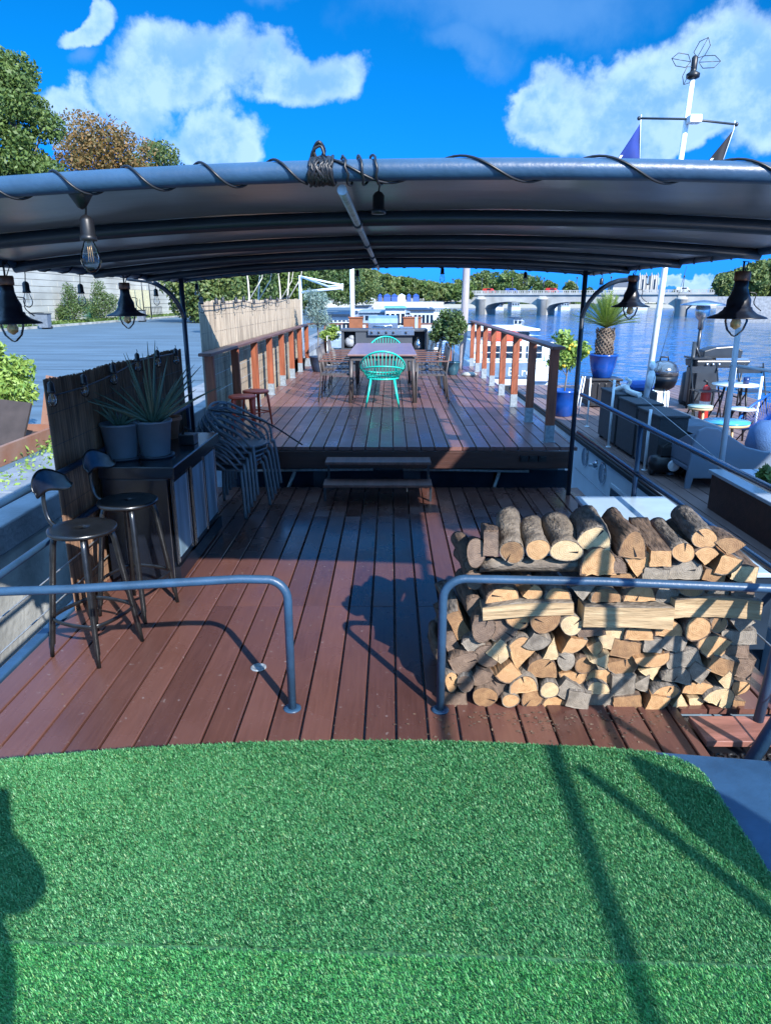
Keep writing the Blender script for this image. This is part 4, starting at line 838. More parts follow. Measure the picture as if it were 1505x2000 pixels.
# second course of cross pieces deeper in the stack (seen through the gaps)
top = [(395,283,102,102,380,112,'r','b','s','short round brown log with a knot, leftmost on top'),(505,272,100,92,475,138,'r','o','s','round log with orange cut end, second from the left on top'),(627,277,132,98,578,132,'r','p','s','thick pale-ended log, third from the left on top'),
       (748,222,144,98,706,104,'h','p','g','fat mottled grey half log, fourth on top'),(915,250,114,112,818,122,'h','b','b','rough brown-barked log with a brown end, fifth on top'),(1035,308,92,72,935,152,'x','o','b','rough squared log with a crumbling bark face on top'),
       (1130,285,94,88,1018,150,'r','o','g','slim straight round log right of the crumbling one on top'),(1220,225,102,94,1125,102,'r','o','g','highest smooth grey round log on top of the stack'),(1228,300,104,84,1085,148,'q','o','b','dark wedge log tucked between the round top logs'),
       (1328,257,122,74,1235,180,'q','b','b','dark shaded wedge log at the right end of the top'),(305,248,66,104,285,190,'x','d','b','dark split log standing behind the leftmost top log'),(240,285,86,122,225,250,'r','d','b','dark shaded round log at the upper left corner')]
for (x, y, w_, h_, bx, by, sh, e, bk, lb) in top:
    p = P(*zp(x, y), y=3.16 + random.uniform(-.02, .02)); q = P(*zp(bx, by + (18 if sh != 'x' else 10)), y=3.62)
    if (q - p).length > .5: q = p + (q - p).normalized() * .49
    dep = 3.16 * .9565 + (2 - p.z) * .2919; sc_ = dep / FPX / ZS
    log(lb, p, q, w_ * sc_ * 1.03, h_ * sc_ * 1.03, sh, 0, e, bk)
# shaded logs at the left flank of the stack
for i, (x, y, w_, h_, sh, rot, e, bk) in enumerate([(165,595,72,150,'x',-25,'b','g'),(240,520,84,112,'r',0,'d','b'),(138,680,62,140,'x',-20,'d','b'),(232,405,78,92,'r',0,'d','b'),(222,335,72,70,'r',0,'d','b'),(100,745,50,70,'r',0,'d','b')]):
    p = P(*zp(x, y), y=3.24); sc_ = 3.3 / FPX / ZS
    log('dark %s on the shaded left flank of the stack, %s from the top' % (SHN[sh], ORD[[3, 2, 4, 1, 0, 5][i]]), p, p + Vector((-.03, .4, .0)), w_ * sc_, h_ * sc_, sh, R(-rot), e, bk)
p = P(848, 1242, y=3.7); log('single stray round log poking out left of the stack', p, p + Vector((.12, .4, 0)), .09, .09, 'r', 0, 'd', 'g')
# bark crumbs and dead leaves on the boards
b = MB()
for k in range(420):
    x = random.gauss(1.0, .55); y = 3.08 - abs(random.gauss(0, .13)) if k < 260 else random.uniform(3.2, 7.3)
    if k >= 260: x = random.uniform(-1.9, 1.4)
    if not (-2 < x < 1.45) or y < 2.35: continue
    s_ = random.uniform(.003, .009) * (1 if k < 260 else .7); a = random.uniform(0, 6.3); b.add([(x + s_ * math.cos(a + q) * (1.6 if i_ % 2 else .8), y + s_ * math.sin(a + q) * .8, .002 + random.uniform(.001, .005)) for i_, q in enumerate((0, 1.6, 3.1, 4.7))], [(0, 1, 2, 3)])
b.build('wood_crumbs', BARKS['b'], kind='stuff', label='scattered bark crumbs and bits on the deck boards')
# white locker behind the stack
t = thing('deck_locker', 'low locker with a white top behind the firewood', 'locker', (1.86, 4.6, 0)); b = MB(); b.box(1.49, 2.23, 3.75, 5.33, 0, .47); b.build('body', DTUBE, t, world=True, bevel=.005)
WTOP = mat('white_glossy_top', (.36, .47, .56), .22, var=.08, dirt=.3, dcol=(.45, .5, .55)); b = MB(); b.box(1.47, 2.25, 3.73, 5.36, .47, .5); b.build('lid', WTOP, t, world=True, bevel=.006)
b = MB(); b.tube([(2.24, 3.73, .4), (2.27, 2.9, .35), (2.3, 1.0, .3)], .02, 8); b.build('side_pipe', STEEL, label='blue grey pipe running past the right end of the firewood', cat='pipe')
# board and rubber mat at the right
BRD = mat('worn_red_board', (.3, .13, .1), .5, var=.5, scale=2, stretch=(1, 6, 6), bump=.2, dirt=.6, dcol=(.45, .36, .34)); b = MB(); b.box(1.49, 2.3, 2.83, 3.04, -.02, .012); b.build('wooden_board', BRD, label='worn red brown board laid beside the end of the firewood', cat='board', bevel=.004)
t = thing('rubber_mat', 'black rubber mat with round holes under the raking post', 'mat', (1.9, 2.6, -.05)); b = MB()
b.box(1.46, 2.4, 2.2, 3.118, -.06, -.04); k = 0; b.build('base', BLACK, t, world=True)
b = MB(); y = 2.3; rw = 0
while y < 2.82:
    x = 1.5 + (rw % 2) * .03
    while x < 2.35: b.tube([(x + .021 * math.cos(a), y + .021 * math.sin(a), -.028) for a in np.linspace(0, 2 * PI, 9)[:-1]], .008, 4, closed=True); x += .06
    y += .052; rw += 1
b.build('hole_grid', RUBBER, t, world=True)
# ================================================================== bar stools
def bar_stool(label, loc, rz):
    t = thing('bar_stool', label, 'stool', loc, rz, 'metal bar stools with low backs')
    b = MB(); b.lathe([(.018, .758), (.02, .764), (.06, .766), (.15, .762), (.178, .768), (.186, .764), (.187, .75), (.18, .742), (.05, .748), (.018, .75), (.018, .758)], n=40); b.build('seat', GUN, t)
    for k in range(4):
        a = PI / 4 + k * PI / 2; u = Vector((math.cos(a), math.sin(a), 0))
        b = MB(); b.tube([u * .06 + Vector((0, 0, .738)), u * .125 + Vector((0, 0, .737)), u * .15 + Vector((0, 0, .72)), u * .162 + Vector((0, 0, .68)), u * .24 + Vector((0, 0, .08)), u * .243 + Vector((0, 0, .07)), u * .25 + Vector((0, 0, .0))], [.016, .017, .017, .017, .017, .012, .012], 10); b.build('leg', GUN, t)
    b = MB()
    for k in range(4):
        a0 = PI / 4 + k * PI / 2; r0 = .222; pts = []
        for i in range(11):
            s_ = i / 10; a = a0 + PI / 2 * s_; rr2 = r0 * (1 - .16 * math.sin(PI * s_)) ; pts.append((rr2 * math.cos(a), rr2 * math.sin(a), .24))
        b.tube(pts, .013, 8, flat=.35)
    b.build('foot_ring', GUN, t)
    b = MB(); b.tube(spline([(-.08, 0, .742), (-.19, 0, .742), (-.25, 0, .78), (-.27, 0, .86), (-.262, 0, .95), (-.25, 0, .99)], 5), [.014] * 26, 10, flat=.7); b.build('back_post', GUN, t)
    def bk(u, v):
        a = (u - .5) * 1.35; hh = .06 * (1 - (abs(u - .5) * 2) ** 3) ** .5 + .004; z = 1.0 + (v - .5) * 2 * hh + .018 * math.cos((u - .5) * 6); return (-.235 + .25 * (1 - math.cos(a)) - .03 * (v - .5), .235 * math.sin(a) * 0.9, z)
    b = MB(); b.grid(bk, 24, 8); b.build('backrest', BLKSHADE if False else GUN, t, solid=.006)
    return t
s1 = bar_stool('metal bar stool with low back nearest the camera', (-1.745, 3.74, 0), R(-22))
s2 = copy_tree(s1, 'metal bar stool directly beside the black glass-door cooler', (-1.69, 4.3, 0), R(-18))
# ================================================================== drinks cooler
t = thing('bottle_cooler', 'black drinks cooler with sliding glass doors beside the stools', 'cooler', (-1.77, 5.35, 0)); GLB = mat('gloss_black', (.006, .008, .013), .22)
b = MB(); b.box(-2.02, -1.56, 4.7, 6.0, .03, .8); b.build('body', GLB, t, world=True, bevel=.006)
b = MB(); b.box(-2.03, -1.5, 4.69, 6.01, .8, .89); b.build('worktop', GLB, t, world=True, bevel=.008)
b = MB(); b.box(-1.56, -1.52, 4.71, 5.99, .03, .14); b.build('plinth', GLB, t, world=True)
PANE = mat('cooler_pane', (.2, .31, .4), .12, var=.5, scale=2.2, stretch=(1, 3, .4), spec=.8); SILV = mat('brushed_edge', (.35, .4, .45), .25, .9); SHELF = mat('cooler_interior', (.5, .62, .72), .3)
for k in range(3):
    y0 = 4.73 + k * .42; m = thing('door', None, None, (0, 0, 0)); m.parent = t
    b = MB(); xx = -1.535 + .012 * (k % 2); b.box(xx - .012, xx, y0, y0 + .03, .15, .79); b.box(xx - .012, xx, y0 + .385, y0 + .415, .15, .79); b.box(xx - .012, xx, y0 + .03, y0 + .385, .15, .185); b.box(xx - .012, xx, y0 + .03, y0 + .385, .755, .79)
    m.location = tuple(-Vector(t.location)); b.build('door_frame', GLB, m, world=True, bevel=.003)
    b = MB(); b.box(xx - .008, xx - .004, y0 + .031, y0 + .384, .186, .754); b.build('pane', PANE, m, world=True)
    for yy in (y0 + .026, y0 + .38): b = MB(); b.box(xx + .0005, xx + .006, yy, yy + .008, .16, .78); b.build('edge_trim', SILV, m, world=True)
b = MB(); b.box(-1.557, -1.5565, 4.76, 5.96, .16, .78); b.build('interior', SHELF, t, world=True)
b = MB(); [b.tube([(-1.554, 4.76, z), (-1.554, 5.96, z)], .003, 5) for z in (.3, .45, .6)]; b.build('shelf_rack', SILV, t, world=True)
# ================================================================== reed screens
def reedmat(name, c1, c2):
    m = bpy.data.materials.new(name); m.use_nodes = True; t = m.node_tree; n = t.nodes; l = t.links; b = n['Principled BSDF']; b.inputs['Roughness'].default_value = .7
    g = n.new('ShaderNodeNewGeometry'); co = n.new('ShaderNodeTexCoord'); mp = n.new('ShaderNodeMapping'); mp.inputs['Scale'].default_value = (3, 3, 1); l.new(co.outputs['Object'], mp.inputs[0])
    no = n.new('ShaderNodeTexNoise'); no.inputs['Scale'].default_value = 3; no.inputs['Detail'].default_value = 6; l.new(mp.outputs[0], no.inputs[0])
    f = n.new('ShaderNodeMath'); f.operation = 'MULTIPLY_ADD'; f.inputs[1].default_value = .6; l.new(g.outputs['Random Per Island'], f.inputs[0])
    f2 = n.new('ShaderNodeMath'); f2.operation = 'MULTIPLY_ADD'; f2.inputs[1].default_value = 1.2; f2.inputs[2].default_value = -.4; l.new(no.outputs['Fac'], f2.inputs[0]); l.new(f2.outputs[0], f.inputs[2])
    mx = n.new('ShaderNodeMix'); mx.data_type = 'RGBA'; mx.inputs[6].default_value = (*c1, 1); mx.inputs[7].default_value = (*c2, 1); l.new(f.outputs[0], mx.inputs[0]); l.new(mx.outputs[2], b.inputs['Base Color']); return m
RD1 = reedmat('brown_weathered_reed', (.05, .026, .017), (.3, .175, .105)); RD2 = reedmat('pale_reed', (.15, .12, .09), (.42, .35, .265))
def reeds(name, label, x, y0, y1, z0, z1, m, pitch, jag=.02, slope=0):
    t = thing(name, label, 'screen', (x, (y0 + y1) / 2, z0)); b = MB(); y = y0
    while y < y1:
        r_ = pitch * .72; zz = z1 + slope * (y - y0) + random.uniform(-jag, jag) + .008 * math.sin(y * 5); xx = x + random.uniform(-.004, .004); tl = random.uniform(-.002, .002)
        vs = []
        for z in (z0 + random.uniform(-.01, .01), (z0 + zz) / 2, zz):
            for a in (0, 2.1, 4.2): vs.append((xx + r_ * math.cos(a), y + r_ * math.sin(a) + tl * (z - z0), z))
        b.add(vs, [(i * 3 + j, i * 3 + (j + 1) % 3, i * 3 + 3 + (j + 1) % 3, i * 3 + 3 + j) for i in range(2) for j in range(3)] + [(6, 7, 8)], smooth=True); y += pitch * random.uniform(.8, 1.05)
    b.build('reeds', m, t, world=True)
    w_ = MB(); z = z0 + .12
    while z < z1 - .05: w_.tube([(x + .008, y0, z), (x + .01, (y0 + y1) / 2, z + .006), (x + .008, y1, z)], .0016, 4); w_.tube([(x - .008, y0, z), (x - .008, y1, z)], .0016, 4); z += .2
    w_.build('binding_wire', DSTEEL, t, world=True); return t
reeds('reed_screen', 'dark brown reed screen along the deck edge behind the cooler', -2.11, 4.27, 7.16, .0, 1.53, RD1, .0075, jag=.008, slope=0)
reeds('reed_screen', 'sunlit pale reed screen behind the upper deck balustrade', -2.18, 8.25, 17.6, .3, 1.97, RD2, .013, jag=.02, slope=.003)
# ================================================================== pots on the cooler
POTG = mat('grey_plastic_pot', (.11, .14, .17), .45, var=.15, dirt=.3, dcol=(.05, .07, .08)); ALOE = leafmat('aloe_leaf', (.03, .065, .045), (.085, .14, .095), .4, .08)
def aloe(label, loc, r0, h, n_, ln, spread):
    t = thing('potted_aloe', label, 'potted plant', loc); b = MB(); b.lathe([(r0 * .72, 0), (r0 * .78, .01), (r0 * .97, h * .93), (r0 * 1.03, h * .94), (r0 * 1.03, h), (r0 * .95, h), (r0 * .93, h * .9)], n=32); p_ = b.build('pot', POTG, t)
    b = MB(); b.lathe([(r0 * .93, h * .88), (.001, h * .9)], n=24); b.build('soil', SOIL, t)
    b = MB(); b.lathe([(r0 * .9, -.0), (r0 * 1.0, .0), (r0 * 1.02, .02), (r0 * .8, .012)], n=24); b.build('saucer', DSTEEL, t)
    for k in range(n_):
        a = k * 2.399; el_ = random.uniform(.5, 1.35); L_ = ln * random.uniform(.6, 1.05); u = Vector((math.cos(a), math.sin(a), 0)); pts = []
        for i in range(7):
            s_ = i / 6; pts.append(u * (L_ * s_ * math.cos(el_) * spread + .01) + Vector((0, 0, h * .88 + L_ * s_ * math.sin(el_) - .06 * s_ * s_ * (1.6 - el_))))
        b = MB(); b.tube(pts, [.015 * (1 - (i / 6) ** 1.3) + .0012 for i in range(7)], 6, flat=.6); b.build('leaf', ALOE, t)
    return t
aloe('grey pot with a small sprawling aloe on the cooler, the left pot', (-1.955, 4.98, .89), .135, .26, 16, .28, 1.1)
aloe('grey pot with a tall spiky aloe on the cooler, the right pot', (-1.735, 5.05, .89), .132, .27, 26, .62, 1.0)
t = thing('terracotta_pot', 'small terracotta pot behind the aloe pots', 'pot', (-1.85, 5.75, .89)); b = MB(); b.lathe([(.07, 0), (.1, .15), (.115, .15), (.115, .18), (.1, .18), (.095, .15)], n=20); b.build('pot', TERRA, t); b = MB(); b.lathe([(.095, .16), (.001, .165)], n=16); b.build('soil', SOIL, t)
for k in range(9): a = k * 2.4; b = MB(); b.tube([(0, 0, .16), (.05 * math.cos(a), .05 * math.sin(a), .3), (.1 * math.cos(a), .1 * math.sin(a), .36)], [.008, .006, .001], 5); b.build('leaf', ALOE, t)
b = MB(); b.box(-1.68, -1.56, 5.45, 5.58, .892, .97); b.tube([(-1.66, 5.5, .97), (-1.64, 5.5, 1.02), (-1.58, 5.5, .99)], .012, 6); b.build('black_box', BLACK, label='small black box on the cooler right of the aloe pots', cat='box', bevel=.006)
b = MB(); b.box(-1.92, -1.6, 6.05, 6.3, .72, .8); b.build('white_tray', WHITE, label='white tray showing behind the far end of the cooler', cat='tray', bevel=.01)
b = MB(); b.box(-1.9, -1.62, 6.06, 6.29, 0, .72); b.build('low_cabinet', GLB, label='narrow black stand behind the cooler holding the white tray', cat='stand')
# ================================================================== stacked armchairs
CHG = mat('grey_blue_plastic', (.1, .13, .16), .38, var=.1)
def web_chair(label, loc, rz):
    t = thing('stacking_chair', label, 'chair', loc, rz, 'grey web-back armchairs in a stack')
    b = MB(); pts = [(.24 * (abs(math.cos(a)) ** .7) * (1 if math.cos(a) >= 0 else -1), .23 * (abs(math.sin(a)) ** .7) * (1 if math.sin(a) >= 0 else -1)) for a in np.linspace(0, 2 * PI, 29)[:-1]]
    b.prism(pts, .018, z0=.445, smooth=True); b.build('seat', CHG, t, bevel=.004)
    for sx in (-1, 1):
        for sy in (-1, 1): b = MB(); b.tube(spline([(sx * .2, sy * .19, .455), (sx * .225, sy * .215, .43), (sx * .25, sy * .235, .2), (sx * .265, sy * .25, 0)], 4), [.016] * 13, 8); b.build('leg', CHG, t)
    ws = [[(.2, -.22, .46), (.12, -.3, .6), (-.06, -.3, .68), (-.24, -.2, .8), (-.29, 0, .84), (-.24, .2, .8), (-.06, .3, .68), (.12, .3, .6), (.2, .22, .46)],
          [(.06, -.23, .46), (-.02, -.3, .56), (-.16, -.27, .62), (-.3, -.12, .7), (-.27, .05, .78), (-.2, .24, .72), (-.05, .3, .58), (.08, .23, .46)],
          [(-.2, -.2, .46), (-.27, -.26, .6), (-.3, -.1, .76), (-.26, .1, .82), (-.27, .26, .66), (-.2, .2, .46)], [(-.23, -.1, .46), (-.3, -.02, .66), (-.27, .13, .8)], [(-.23, .1, .46), (-.31, .03, .62), (-.27, -.14, .8)]]
    for w_ in ws: b = MB(); b.tube(spline(w_, 6), .0125, 8); b.build('back_band', CHG, t)
    return t
c0 = web_chair('lowest armchair of the grey stack beside the cooler', (-1.55, 6.64, 0), R(-18))
for k in range(1, 5): copy_tree(c0, ['', 'second armchair up in the grey stack', 'middle armchair of the grey stack', 'fourth armchair up in the grey stack', 'topmost armchair of the grey stack with its pale shiny seat'][k], (-1.55 + .022 * k, 6.64 + .05 * k, .045 * k), R(-18))
cable('power_cable', 'black cable draped over the stacked grey chairs', [(-1.75, 6.7, .98), (-1.45, 6.75, .93), (-1.2, 6.85, .82), (-1.0, 7.1, .62), (-.95, 7.4, .5)], .008)
# ================================================================== upper deck balustrades
BRK = mat('zinc_post_base', (.26, .31, .35), .5, .3, .3, 30)
def balustrade(name, label, x0, x1, ys, ztop, out, near_ext):
    t = thing(name, label, 'balustrade', (x0, 12, .45)); n_ = len(ys); xf = lambda y: x0 + (x1 - x0) * (y - ys[0]) / (ys[-1] - ys[0])
    b = MB(); ya, yb = ys[0] - near_ext, ys[-1] + .1
    vs = [(xf(ya) - .07, ya, ztop - .035), (xf(ya) + .07, ya, ztop - .035), (xf(yb) + .07, yb, ztop - .035), (xf(yb) - .07, yb, ztop - .035)]; vs += [(v[0], v[1], ztop) for v in vs]
    b.add(vs, [(3, 2, 1, 0), (4, 5, 6, 7), (0, 1, 5, 4), (1, 2, 6, 5), (2, 3, 7, 6), (3, 0, 4, 7)]); b.build('handrail', RAILW, t, world=True, bevel=.005)
    for i, y in enumerate(ys):
        x = xf(y); b = MB(); b.box(x - .048, x + .048, y - .035, y + .035, .62, ztop - .036); b.build('post', REDPOST, t, world=True, bevel=.003)
        b = MB(); b.box(x - .05, x + .05, y - .037, y + .037, .452, .64); b.box(x - .065, x + .065, y - .055, y + .055, .45, .456); b.build('post_base', BRK, t, world=True)
    for z in (.75, .95, 1.15, 1.32): b = MB(); b.tube([(xf(ys[0]) + out * .052, ys[0], z), (xf(ys[-1]) + out * .052, ys[-1], z)], .0022, 4); b.build('wire', GALV, t, world=True)
    return t
balustrade('balustrade', 'wooden balustrade on the river side of the upper deck', 1.8, 1.97, [7.84 + 1.35 * k for k in range(8)], 1.52, 1, .22)
balustrade('balustrade', 'wooden balustrade on the quay side in front of the pale reeds', -2.02, -2.02, [7.92 + 1.33 * k for k in range(8)], 1.44, -1, .2)
# red stools
REDM = mat('orange_red_paint', (.5, .055, .022), .4, var=.2, dirt=.3, dcol=(.2, .05, .03))
def red_stool(label, loc, rz):
    t = thing('red_stool', label, 'stool', loc, rz, 'orange red metal stools'); b = MB(); b.lathe([(.03, .44), (.15, .445), (.165, .44), (.17, .42), (.16, .41), (.0, .43)], n=28); b.build('seat', REDM, t)
    for k in range(4): a = PI / 4 + k * PI / 2; b = MB(); b.tube([(.12 * math.cos(a), .12 * math.sin(a), .43), (.15 * math.cos(a), .15 * math.sin(a), .38), (.19 * math.cos(a), .19 * math.sin(a), 0)], [.013, .017, .011], 6, flat=1.4); b.build('leg', REDM, t)
    b = MB(); b.tube([(.172 * math.cos(a), .172 * math.sin(a), .17) for a in np.linspace(0, 2 * PI, 5)[:-1] + PI / 4], .008, 6, closed=True); b.build('stretcher', REDM, t); return t
r1 = red_stool('orange red metal stool nearer the grey chair stack', (-1.79, 8.45, .45), .3)
copy_tree(r1, 'orange red metal stool closer to the balustrade posts, behind the first', (-1.72, 8.95, .45), .8)
# ================================================================== dining set
TT = mat('pinkish_brown_table_top', (.2, .12, .11), .35, var=.15); TF = mat('brown_grey_metal', (.09, .08, .08), .45, .3)
t = thing('dining_table', 'long table with a pinkish brown top on the upper deck', 'table', (-.13, 12.3, .45)); b = MB(); b.box(-.66, .4, 10.86, 13.75, 1.17, 1.2); b.build('tabletop', TT, t, world=True, bevel=.008)
b = MB(); b.box(-.6, .34, 10.92, 13.69, 1.1, 1.168); b.build('apron', TF, t, world=True)
for x in (-.6, .34):
    for y in (10.95, 13.66): b = MB(); b.tube([(x, y, 1.15), (x + (.03 if x > 0 else -.03), y, .45)], .027, 8); b.build('leg', TF, t, world=True)
def armchair(label, loc, rz):
    t = thing('dining_armchair', label, 'chair', loc, rz, 'brown grey armchairs along the long table')
    b = MB(); [b.box(-.23, .23, -.22 + i * .075, -.16 + i * .075, .43, .446) for i in range(6)]; b.box(-.235, -.215, -.22, .23, .415, .43); b.box(.215, .235, -.22, .23, .415, .43); b.build('seat', TF, t)
    for sx in (-1, 1):
        b = MB(); b.tube([(sx * .25, .24, 0), (sx * .25, .22, .63)], .014, 6); b.build('leg', TF, t)
        b = MB(); b.tube([(sx * .25, -.27, 0), (sx * .245, -.22, .45), (sx * .235, -.28, .84)], .014, 6); b.build('leg', TF, t)
        b = MB(); b.cbox((sx * .25, 0, .64), .045, .5, .02); b.build('armrest', RAILW, t)
    b = MB()
    for i in range(7): x = -.2 + i * .0667; b.tube([(x, -.225, .46), (x, -.275, .82)], .008, 5)
    b.tube([(-.24, -.28, .83), (.24, -.28, .83)], .014, 6); b.build('backrest', TF, t); return t
a0 = armchair('armchair on the left side of the table, nearest the camera', (-.86, 11.25, .45), R(-90))
for (x, y, rz, lb) in ((-.9, 12.2, -90, 'middle armchair on the left side of the long table'), (-.86, 13.15, -90, 'farthest armchair on the left side of the long table'), (.64, 11.2, 90, 'armchair on the right side of the table, nearest the camera'), (.68, 12.15, 90, 'middle armchair on the right side of the long table'), (.64, 13.1, 90, 'farthest armchair on the right side of the long table')):
    copy_tree(a0, lb, (x, y, .45), R(rz))
TEAL = mat('turquoise_plastic', (.01, .42, .33), .35, var=.08)
def teal_chair(label, loc, rz):
    t = thing('turquoise_armchair', label, 'chair', loc, rz, 'turquoise spindle armchairs')
    rim = lambda a: Vector((.335 * math.cos(a), .31 * math.sin(a) * (1 if math.sin(a) > 0 else 1.0), .61 - .2 * math.sin(a) - .02 * math.cos(2 * a)))
    mid = lambda a: Vector((.3 * math.cos(a), .27 * math.sin(a) - .01, .545 - .07 * math.sin(a)))
    low = lambda a: Vector((.235 * math.cos(a), .23 * math.sin(a) + .02, .42))
    for nm, f, r_ in (('rim', rim, .014), ('waist_ring', mid, .011), ('seat_ring', low, .014)):
        b = MB(); b.tube([f(a) for a in np.linspace(0, 2 * PI, 41)[:-1]], r_, 8, closed=True); b.build(nm, TEAL, t)
    b = MB()
    for a in np.linspace(0, 2 * PI, 37)[:-1]: b.tube([low(a), mid(a), rim(a)], .0055, 5)
    b.build('spindles', TEAL, t)
    b = MB(); [b.tube([(x, .02 - .23 * math.sqrt(1 - (x / .236) ** 2), .425), (x, .02, .415), (x, .02 + .23 * math.sqrt(1 - (x / .236) ** 2), .425)], .0055, 5) for x in np.linspace(-.2, .2, 13)]; b.build('seat', TEAL, t)
    for sx in (-1, 1):
        for sy in (-1, 1): b = MB(); b.tube([(sx * .17, .02 + sy * .16, .43), (sx * .21, .02 + sy * .2, .2), (sx * .25, .02 + sy * .235, 0)], [.018, .016, .011], 8); b.build('leg', TEAL, t)
    return t
tc1 = teal_chair('turquoise spindle armchair at the near end of the table, seen from behind', (-.12, 10.62, .45), 0)
copy_tree(tc1, 'turquoise spindle armchair peeking over the far end of the table', (-.1, 14.3, .45), PI)
# ================================================================== outdoor kitchen
KG = mat('charcoal_laminate', (.05, .06, .075), .45, var=.12); INOX = mat('stainless_steel', (.45, .5, .55), .25, .9, .15, 10)
kt = thing('outdoor_kitchen', 'dark grey outdoor kitchen counter behind the dining table', 'kitchen counter', (-.15, 16.3, .45))
b = MB(); b.box(-1.12, .82, 15.95, 16.7, 1.32, 1.37); b.build('worktop', KG, kt, world=True, bevel=.005)
b = MB(); b.box(-1.1, -1.04, 15.98, 16.68, .45, 1.32); b.box(-.78, -.3, 15.98, 16.68, .45, 1.32); b.box(-1.04, -.78, 16.4, 16.68, .45, 1.32); b.box(-1.04, -.78, 15.98, 16.4, .45, .95); b.box(-.298, .1, 15.985, 16.68, .45, 1.32); b.box(.102, .48, 15.98, 16.68, .45, 1.32); b.box(.76, .8, 15.98, 16.68, .45, 1.32); b.box(.48, .76, 16.4, 16.68, .45, 1.32); b.box(.48, .76, 15.98, 16.4, .45, .9); b.build('cabinet', KG, kt, world=True)
gr = thing('built_in_grill', 'stainless gas grill with a domed lid set into the kitchen counter', 'grill', (-.1, 16.2, 1.37))
b = MB(); b.box(-.5, .52, 15.9, 15.94, 1.24, 1.36); b.build('control_panel', INOX, gr, world=True, bevel=.004)
for x in (-.42, -.26, -.1, .06, .34): b = MB(); b.lathe([(.028, 0), (.026, .03), (.018, .035), (.001, .035)], (x, 15.9, 1.3), 12, rot=(PI / 2, 0, 0)); b.build('knob', BLACK, gr, world=True)
b = MB(); b.prism([(16.0, 1.372), (16.0, 1.5), (16.05, 1.6), (16.2, 1.655), (16.5, 1.655), (16.55, 1.372)], .66, Matrix(((0, 0, 1, -.5), (1, 0, 0, 0), (0, 1, 0, 0), (0, 0, 0, 1)))); b.build('lid', INOX, gr, world=True, bevel=.01)
b = MB(); b.tube([(-.38, 15.96, 1.44), (.04, 15.96, 1.44)], .014, 8); b.tube([(-.36, 15.96, 1.44), (-.36, 16.0, 1.44)], .01, 6); b.tube([(.02, 15.96, 1.44), (.02, 16.0, 1.44)], .01, 6); b.build('lid_handle', INOX, gr, world=True)
b = MB(); b.box(.2, .5, 15.98, 16.5, 1.372, 1.41); b.build('side_burner', INOX, gr, world=True, bevel=.004)
b = MB(); b.ball((-.91, 16.15, 1.08), .13, 16, sz=.9); b.ball((-.87, 16.12, 1.17), .08, 12); b.build('grey_cushion', mat('crumpled_grey_cloth', (.3, .33, .37), .9, bump=1, bscale=20), label='crumpled grey cloth in the left niche of the kitchen counter', cat='cloth')
b = MB(); b.lathe([(.07, 0), (.1, .06), (.1, .15), (.05, .24), (.03, .3), (.001, .31)], (.62, 16.15, .902), 16); b.build('steel_jug', INOX, label='shiny steel jug in the right niche of the kitchen counter', cat='jug')
b = MB(); b.grid(lambda u, v: (.84 + .14 * u + .02 * math.sin(v * 9), 15.98 + .05 * math.sin(u * 9 + v * 5), 1.33 - .85 * v), 8, 12); b.build('white_towel', mat('white_cloth', (.65, .66, .64), .9), label='white towel hanging off the right end of the counter', cat='towel', solid=.008)
b = MB(); b.box(.86, 1.15, 16.2, 16.5, .45, .95); b.build('white_sack', mat('white_cloth', (.65, .66, .64), .9), label='white sack standing right of the kitchen counter', cat='sack', bevel=.06)
b = MB(); b.box(.55, .62, 16.45, 16.5, 1.372, 1.62); b.build('paper_roll_holder', mat('pale_blue_plastic', (.3, .42, .52), .4), label='small pale holder at the right back of the kitchen counter', cat='holder', bevel=.01)
OW = mat('orange_planter_wood', (.2, .07, .03), .6, var=.3)
for x0, x1, lb in ((-.98, -.66, 'orange brown wooden planter behind the left end of the kitchen'), (.3, .72, 'orange brown wooden planter behind the right end of the kitchen')):
    b = MB(); b.box(x0, x1, 17.0, 17.2, 1.28, 1.58); b.box(x0 - .02, x1 + .02, 16.98, 17.22, 1.58, 1.61); b.box(x0 + .03, x0 + .08, 17.02, 17.07, .45, 1.28); b.box(x1 - .08, x1 - .03, 17.02, 17.07, .45, 1.28); b.build('planter_box', OW, label=lb, cat='planter', bevel=.005)
rl = thing('end_balustrade', 'low wooden rail across the far end of the upper deck', 'balustrade', (0, 17.3, .45)); b = MB(); b.box(-2.0, 1.95, 17.25, 17.35, 1.42, 1.46); b.build('handrail', RAILW, rl, world=True)
for x in (-1.6, -.6, .4, 1.4): b = MB(); b.box(x, x + .08, 17.27, 17.34, .45, 1.42); b.build('post', REDPOST, rl, world=True)
# poles
PW = mat('grey_driftwood', (.33, .31, .33), .8, var=.3, scale=4, stretch=(3, 3, .5), bump=.5)
p = P(905, 660, y=16.4); b = MB(); b.tube(spline([(p.x - .05, 16.4, .45), (p.x - .02, 16.4, 1.0), (p.x, 16.4, 1.6), (p.x + .02, 16.4, 3.0), (p.x + .05, 16.4, 4.4)], 4), [.05, .05, .055, .065, .075, .08, .085, .085, .085, .083, .082, .08, .08, .08, .08, .08, .08], 12); b.build('wooden_mast', PW, label='thick grey weathered wooden pole standing beside the citrus pots', cat='pole')
p = P(688, 612, y=22); b = MB(); b.tube([(p.x, 22, -.5), (p.x, 22, 4.9)], [.075, .065], 12); b.tube([(p.x - .35, 22, -.4), (p.x, 22, 1.0)], .03, 6); b.build('white_mast', WHITE, label='slim white mast beyond the far end of the deck', cat='mast')
